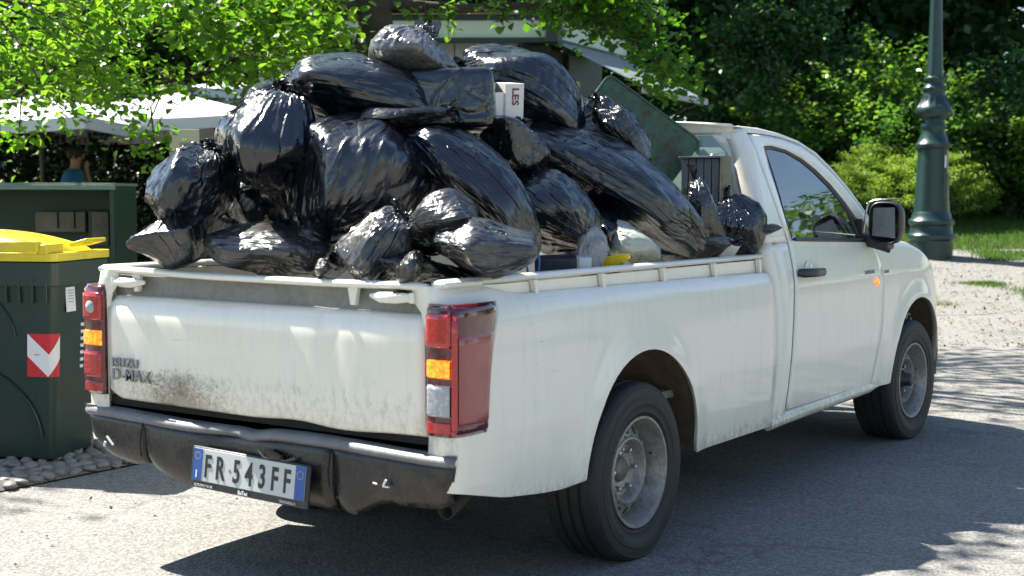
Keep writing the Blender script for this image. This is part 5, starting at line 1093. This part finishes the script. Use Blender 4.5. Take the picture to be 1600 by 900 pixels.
# sticker: red square with a white chevron, on the front wall by the corner
sz = .185; s0_, sz0 = -.045, .425; st_ = empty('arrow_sticker', (0, 0, 0)); st_.parent = wb_
def wrap(s_, z, off_):
    t = max(0, (z-.02)/(HB-.12)); x0_, y0_, r = .03-.05*t, .02-.05*t, .035
    if s_ >= r: return (x0_+s_, y0_-off_, z)
    if s_ <= -r: return (x0_-off_, y0_-s_, z)
    th = (s_+r)/(2*r)*math.pi/2; return (x0_+r-(r+off_)*math.cos(th), y0_+r-(r+off_)*math.sin(th), z)
def stk(poly, off_, mt, nm):
    bm = bmesh.new(); bm.faces.new([bm.verts.new((a, b, 0)) for a, b in poly])
    for q in range(1, 16): bmesh.ops.bisect_plane(bm, geom=bm.verts[:]+bm.edges[:]+bm.faces[:], plane_co=(q/16, 0, 0), plane_no=(1, 0, 0))
    bmesh.ops.triangulate(bm, faces=bm.faces)
    for v in bm.verts: v.co = wrap(s0_+(1-v.co.x)*sz, sz0+v.co.y*sz*1.14, off_)
    me = bpy.data.meshes.new(nm); bm.to_mesh(me); bm.free(); obj(nm, me, M[mt], st_, 0)
stk([(0, 0), (1, 0), (1, 1), (0, 1)], .0030, 'sticker_red', 'sticker_ground'); stk([(0, 1), (0, .48), (.6, 0), (1, .42), (1, .95), (.62, .52)], .0045, 'sticker_white', 'chevron')
for x_, y_ in ((.28, .50),): text('Amiat', .012, M['red_cap'], Matrix.Translation(wrap(s0_+(1-x_)*sz+.015, sz0+y_*sz*1.14, .006)) @ frame((-1, 0, 0), (0, 0, 1), (0, 1, 0), (0, 0, 0)), 'sticker_lettering', st_, .0003)
obj('paper_label', MB().box((-.019, .12, .80), (.004, .085, .13), (0, .05, 0)), M['sticker_white'], wb_, 0)
for k in range(5): obj('label_line', MB().box((-.0225, .12, .84-.014*k), (.002, .05, .003), (0, .05, 0)), M['print'], wb_, 0)
for k in range(7): obj('stencil_letter', MB().box((-.0095+.0018*k, .25, .66-.035*k), (.003, .03, .016), (0, .05, 0)), M['sticker_white'], wb_, 0)
for x_ in (.12, .62): obj('wheel', MB().lathe([(.001, -.02), (.08, -.02), (.10, -.012), (.10, .012), (.08, .02), (.001, .02)], 20, (x_, D0+.05, .09), 'x'), M['tyre'], wb_, 40)

for c in list(wb_.children)+list(st_.children):
    if c.type == 'MESH': c.data.transform(Matrix.Diagonal((-1, 1, 1, 1))); c.data.flip_normals()

# ------------------------------------------------------------------ person behind the cabinet
pp = gpt(117, 17.5); H = CAM[2]+(302-233)*17.5/FOC-pp.z
def skin_body(name, chains, mat, parent, sub=2):
    vs = []; es = []; rad = []; key = {}
    for ch in chains:
        prev = None
        for p, r in ch:
            k_ = tuple(np.round(p, 3))
            if k_ not in key: key[k_] = len(vs); vs.append(p); rad.append(r)
            if prev is not None and prev != key[k_]: es.append((prev, key[k_]))
            prev = key[k_]
    me = bpy.data.meshes.new(name); me.from_pydata(vs, es, []); me.update(); o = bpy.data.objects.new(name, me); COL.objects.link(o); o.parent = parent; me.materials.append(mat)
    m_ = o.modifiers.new('k', 'SKIN'); m_.use_smooth_shade = True; sv = me.skin_vertices[0].data if me.skin_vertices else None
    if sv is None: return o
    for i_, r in enumerate(rad): sv[i_].radius = (r, r) if not hasattr(r, '__len__') else r
    sv[0].use_root = True; s_ = o.modifiers.new('s', 'SUBSURF'); s_.levels = sub; s_.render_levels = sub; return o
# a seated-height figure standing, facing right in the view, hand raised to the chin
pe = empty('person', pp, YAW-math.pi/2, 'person in a blue T-shirt with a hand raised to the chin, behind the green cabinet', 'person')
s_ = H/1.74
def q(x, y, z): return (x*s_, y*s_, z*s_)
core = [(q(0, 0, .95), (.15, .11)), (q(0, 0, 1.12), (.135, .10)), (q(0.01, 0, 1.30), (.155, .11)), (q(0.02, 0, 1.42), (.10, .08)), (q(.03, 0, 1.50), (.055, .055)), (q(.05, 0, 1.57), (.07, .075)), (q(.05, 0, 1.64), (.085, .085)), (q(.045, 0, 1.70), (.06, .065))]
def arm(sd, el, wr): return [(q(.01, 0, 1.30), (.155, .11)), (q(.01, sd*.17, 1.38), .055), (el, .042), (wr, .030)]
hnd = q(.16, .05, 1.50); chains = [core, arm(1, q(.16, .24, 1.18), q(.15, .10, 1.44))+[(hnd, .034)], arm(-1, q(.02, -.26, 1.12), q(.12, -.24, .90))+[(q(.15, -.24, .82), .034)],
    [(q(0, 0, .95), (.15, .11)), (q(0, .10, .86), .085), (q(.01, .11, .48), .055), (q(-.02, .12, .10), .036), (q(.06, .12, .04), .035), (q(.16, .12, .03), .025)], [(q(0, 0, .95), (.15, .11)), (q(0, -.10, .86), .085), (q(.01, -.11, .48), .055), (q(-.02, -.12, .10), .036), (q(.06, -.12, .04), .035), (q(.16, -.12, .03), .025)]]
for k in range(4): chains.append([(hnd, .034), (q(.175+.004*k, .035+.012*k, 1.535), .010), (q(.165, .030+.012*k, 1.56+.005*k), .008)])
chains.append([(hnd, .034), (q(.145, .03, 1.53), .011)])
skin_body('body', chains, M['skin'], pe)
G = [[(x_+a_*math.cos(t), b_*math.sin(t), z_) for t in np.linspace(0, 2*math.pi, 24, endpoint=False)] for x_, a_, b_, z_ in [(s_*x, s_*a, s_*b, s_*z) for x, a, b, z in ((0, .150, .195, .93), (0, .145, .185, 1.05), (.005, .150, .195, 1.20), (.01, .150, .215, 1.33), (.015, .115, .185, 1.42), (.02, .075, .085, 1.47))]]
sh = MB().grid(G, close_v=True)
for el, sd in ((q(.11, .235, 1.24), 1), (q(.02, -.25, 1.20), -1)): sh.tube([q(.01, sd*.14, 1.38), q(.02, sd*.20, 1.33), el], [.075*s_, .07*s_, .062*s_], 12)
obj('shirt', sh, M['shirt'], pe, 80)
tr = MB()
for sd in (-1, 1): tr.tube([q(0, sd*.09, .97), q(.01, sd*.11, .50), q(-.02, sd*.12, .08)], [.11*s_, .085*s_, .065*s_], 12)
obj('trousers', tr, M['trouser'], pe, 80)
obj('hair', MB().lathe([(.001, .115), (.05, .108), (.085, .08), (.100, .03), (.098, -.02), (.080, -.06)], 20, q(.030, 0, 1.655)), M['hair'], pe, 80)
for sd in (-1, 1):
    obj('eye', MB().lathe([(.001, -.011), (.009, -.007), (.011, 0), (.001, .011)], 8, q(.128, sd*.030, 1.635), 'x'), M['hair'], pe, 80); obj('ear', MB().box(q(.045, sd*.088, 1.63), (.03, .012, .055)), M['skin'], pe, 40, bevel=.006)
obj('nose', MB().tube([q(.128, 0, 1.645), q(.150, 0, 1.612), q(.130, 0, 1.600)], [.008, .014, .008], 8), M['skin'], pe, 80); obj('mouth', MB().box(q(.128, 0, 1.572), (.008, .045, .008)), M['red_cap'], pe, 0)

# ------------------------------------------------------------------ lime tree over the truck
LTd = 12.2; tb = gpt(590, LTd); lt = empty('lime_tree', tb, 0, 'lime tree with bright leaves hanging over the heap, trunk behind the silvery bag', 'tree')
W = lambda u, v, d=LTd: Vector(tuple(at(u, v, d=d)))-tb
tk = MB().tube([(0, 0, -.2), (.05, .02, 1.2), W(592, 110), W(590, 60), W(583, 10), W(575, -70), W(570, -220), W(560, -420)], [.22, .18, .16, .15, .16, .17, .13, .07], 14)
obj('trunk', tk, M['bark'], lt, 60)
brs = [[(583, 5), (640, 8), (720, 14), (800, 10), (900, 6), (960, 30), (1010, 80), (1040, 120)], [(583, 5), (500, 20), (430, 60), (370, 95), (320, 115), (230, 135)], [(575, -70), (450, -20), (330, 20), (200, 60), (90, 110), (20, 150)], [(575, -70), (700, -60), (850, -50), (980, -10), (1030, 40)],
       [(590, 60), (560, 75), (520, 60), (480, 80)], [(575, -70), (420, -60), (250, -30), (100, 20), (-40, 60)], [(590, 20), (560, 60), (545, 80)], [(575, -200), (300, -160), (60, -60), (-90, 20)]]
bd = [0, -.6, -1.2, .4, -.3, .5, .2, -2.0]; bm_ = MB(); rs = np.random.RandomState(101); CL = []
for (b, dz) in zip(brs, bd):
    n = len(b); pts = [W(u, v, LTd+dz*i/(n-1)) for i, (u, v) in enumerate(b)]; bm_.tube(pts, [.055*(1-.80*i/(n-1)) for i in range(n)], 8)
    for i in range(n-1):
        for t in (0, .33, .66): CL.append(pts[i].lerp(pts[i+1], t))
obj('branches', bm_, M['bark'], lt, 60)
# leaf clusters: where the twigs hang in front of the view, plus the crown above it
vis = []
for k in range(230):
    u = rs.uniform(-60, 528); lim = np.interp(u, [-60, 0, 100, 200, 300, 380, 430, 520, 560], [215, 200, 165, 185, 150, 135, 125, 100, 90]); v = rs.uniform(-40, lim)
    if v > lim-30 and rs.rand() < .4: continue
    if 130 < u < 340 and 30 < v < 130 and rs.rand() < .55: continue
    if v > 150 and rs.rand() < .5: continue
    vis.append((u, v, LTd+rs.uniform(-2.2, 1.0)))
for k in range(54):
    u = rs.uniform(865, 1060); v = rs.uniform(-30, np.interp(u, [860, 930, 990, 1020, 1060], [10, 50, 60, 135, 145])); 
    if v < np.interp(u, [860, 960, 1040, 1060], [-30, 0, 60, 100])-30: continue
    vis.append((u, v, LTd+rs.uniform(-.5, .6)))
vis += [(u, v, LTd+rs.uniform(-.3, .3)) for u, v in ((655, 45), (665, 25), (690, 10), (700, 45), (640, 12), (720, 8), (760, 12), (785, 35), (790, 8), (830, 5), (30, 205), (225, 212), (242, 232), (1035, 130), (1045, 105), (700, 20))]
P = []; T = []
for u, v, d in vis:
    c = np.array(W(u, v, d)); small = (610 < u < 850); n = 12 if small else 46; r = .05 if small else .15
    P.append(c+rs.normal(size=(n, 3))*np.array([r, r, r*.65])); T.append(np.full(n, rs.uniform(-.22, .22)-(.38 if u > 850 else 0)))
nv = sum(len(p) for p in P)
cen = np.array(W(480, -620, 11.2)); Pc, Tc, Cc = clumps(rs, cen, (4.2, 4.0, 1.6), 210, 40, .30, .2)
P = np.concatenate(P+[Pc]); T = np.concatenate(T+[Tc]); V, F, (la, lb_, lw, lL) = leaf_arrays(P, .070, rs, .9, near=True, droop=.45)
tone = np.clip(.5+T+rs.normal(size=len(P))*.17, 0, 1)
# the largest in view become leaves of their own, sharing one mesh
Q = P[:nv]+np.array(tb)-CAM; dq = Q@CF; uu = 800+FOC*(Q@CR)/dq; vv = 450-FOC*(Q@CU)/dq; inside = (uu > 5) & (uu < 1095) & (vv > 3) & (vv < 260)
score = np.where(inside, lL[:nv, 0]/dq*np.abs((lw[:nv]@CF)), 0); pick = np.argsort(-score)[:300]; keep = np.ones(len(P), bool); keep[pick] = False
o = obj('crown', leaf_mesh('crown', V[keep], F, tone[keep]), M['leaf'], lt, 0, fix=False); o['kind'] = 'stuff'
protos = []
for tn_ in (.2, .4, .6, .85):
    v0, f0, _ = leaf_arrays(np.zeros((1, 3)), 1., rs, near=True); base = [(0, 0, 0), (.30, .42*1.15, .18), (.72, .34*1.15, .144), (1.05, 0, -.05), (.72, -.34*1.15, .144), (.30, -.42*1.15, .18), (.5, 0, 0)]
    me = leaf_mesh('leaf', np.array([base], float), F, np.array([tn_])); me.materials.append(M['leaf']); protos.append(me)
for i in pick:
    o = bpy.data.objects.new('leaf', protos[int(np.clip(tone[i]*4, 0, 3))]); COL.objects.link(o); o.parent = lt; L_ = lL[i, 0]
    o.matrix_local = frame(la[i]*L_, lb_[i]*L_, lw[i]*L_, P[i])
# limbs to the crown above and fine twigs
obj('limbs', limbs(W(570, -220), Cc, rs, .07, n=26), M['bark'], lt, 60)
tw = MB()
for i, (u, v, d) in enumerate(vis):
    c = W(u, v, d); j = min(range(len(CL)), key=lambda k: (CL[k]-c).length); a = CL[j]
    if (a-c).length < 2.2: m_ = a.lerp(c, .5)+Vector((rs.uniform(-.06, .06), rs.uniform(-.06, .06), .08)); tw.tube([a, m_, c, c+(c-a)*.15+Vector((0, 0, -.06))], [.012, .008, .005, .003], 4, cap=False)
o = obj('twigs', tw, M['bark'], lt, 60, fix=False); o['kind'] = 'stuff'
# plane trees of the park around, outside the view: they shade the verge and the far road and stand in the reflections; those behind the viewer are added to hide the low sky
gp = 'park trees around the road'
tree('park_tree', 'tree left of the road whose crown shades the bin and the verge', 'tree', gp, (-1.6, 9.4, 0), 0, (3.4, 2.6, 1.9), 6.6, 'leaf', .17, 150, 34, .26, 110, .2, shell=.1)
tree('park_tree', 'tree left of the road beyond the kiosk', 'tree', gp, (15.5, 14.5, .5), 0, (4.2, 3.6, 2.2), 8.6, 'leaf', .18, 150, 40, .32, 111, .22, shell=.1)
for i, (x, y, h) in enumerate(((17, -10.5, 4.6), (24, -12, 5.8), (31, -9.5, 6.6), (10, -15, 4.6), (38, -13, 6), (-3, -21, 7), (-13, -16, 8), (-19, -5, 9), (-17, 6, 8))):
    tree('park_tree', ['round tree right of the road, first past the truck', 'round tree right of the road, second past the truck', 'tallest round tree far down the right side', 'round tree across the road from the front wheel', 'last round tree far down the right side', 'unseen tree added across the road from the rear wheel, hiding the low sky', 'unseen tree added behind and right of the viewer, hiding the low sky', 'unseen tree added behind the viewer, hiding the low sky', 'unseen tree added behind and left of the viewer, hiding the low sky'][i], 'tree', gp, (x, y, gh(x, y)), 0, (3.2, 3.2, h*.45), h*.62, 'leaf_mid', .26, 160, 34, .40, 120+i, .18, shell=.3, floor=.2)
print('script', round(time.time()-T0, 1), 's', 'polys', sum(len(o.data.polygons) for o in sc.objects if o.type == 'MESH'))
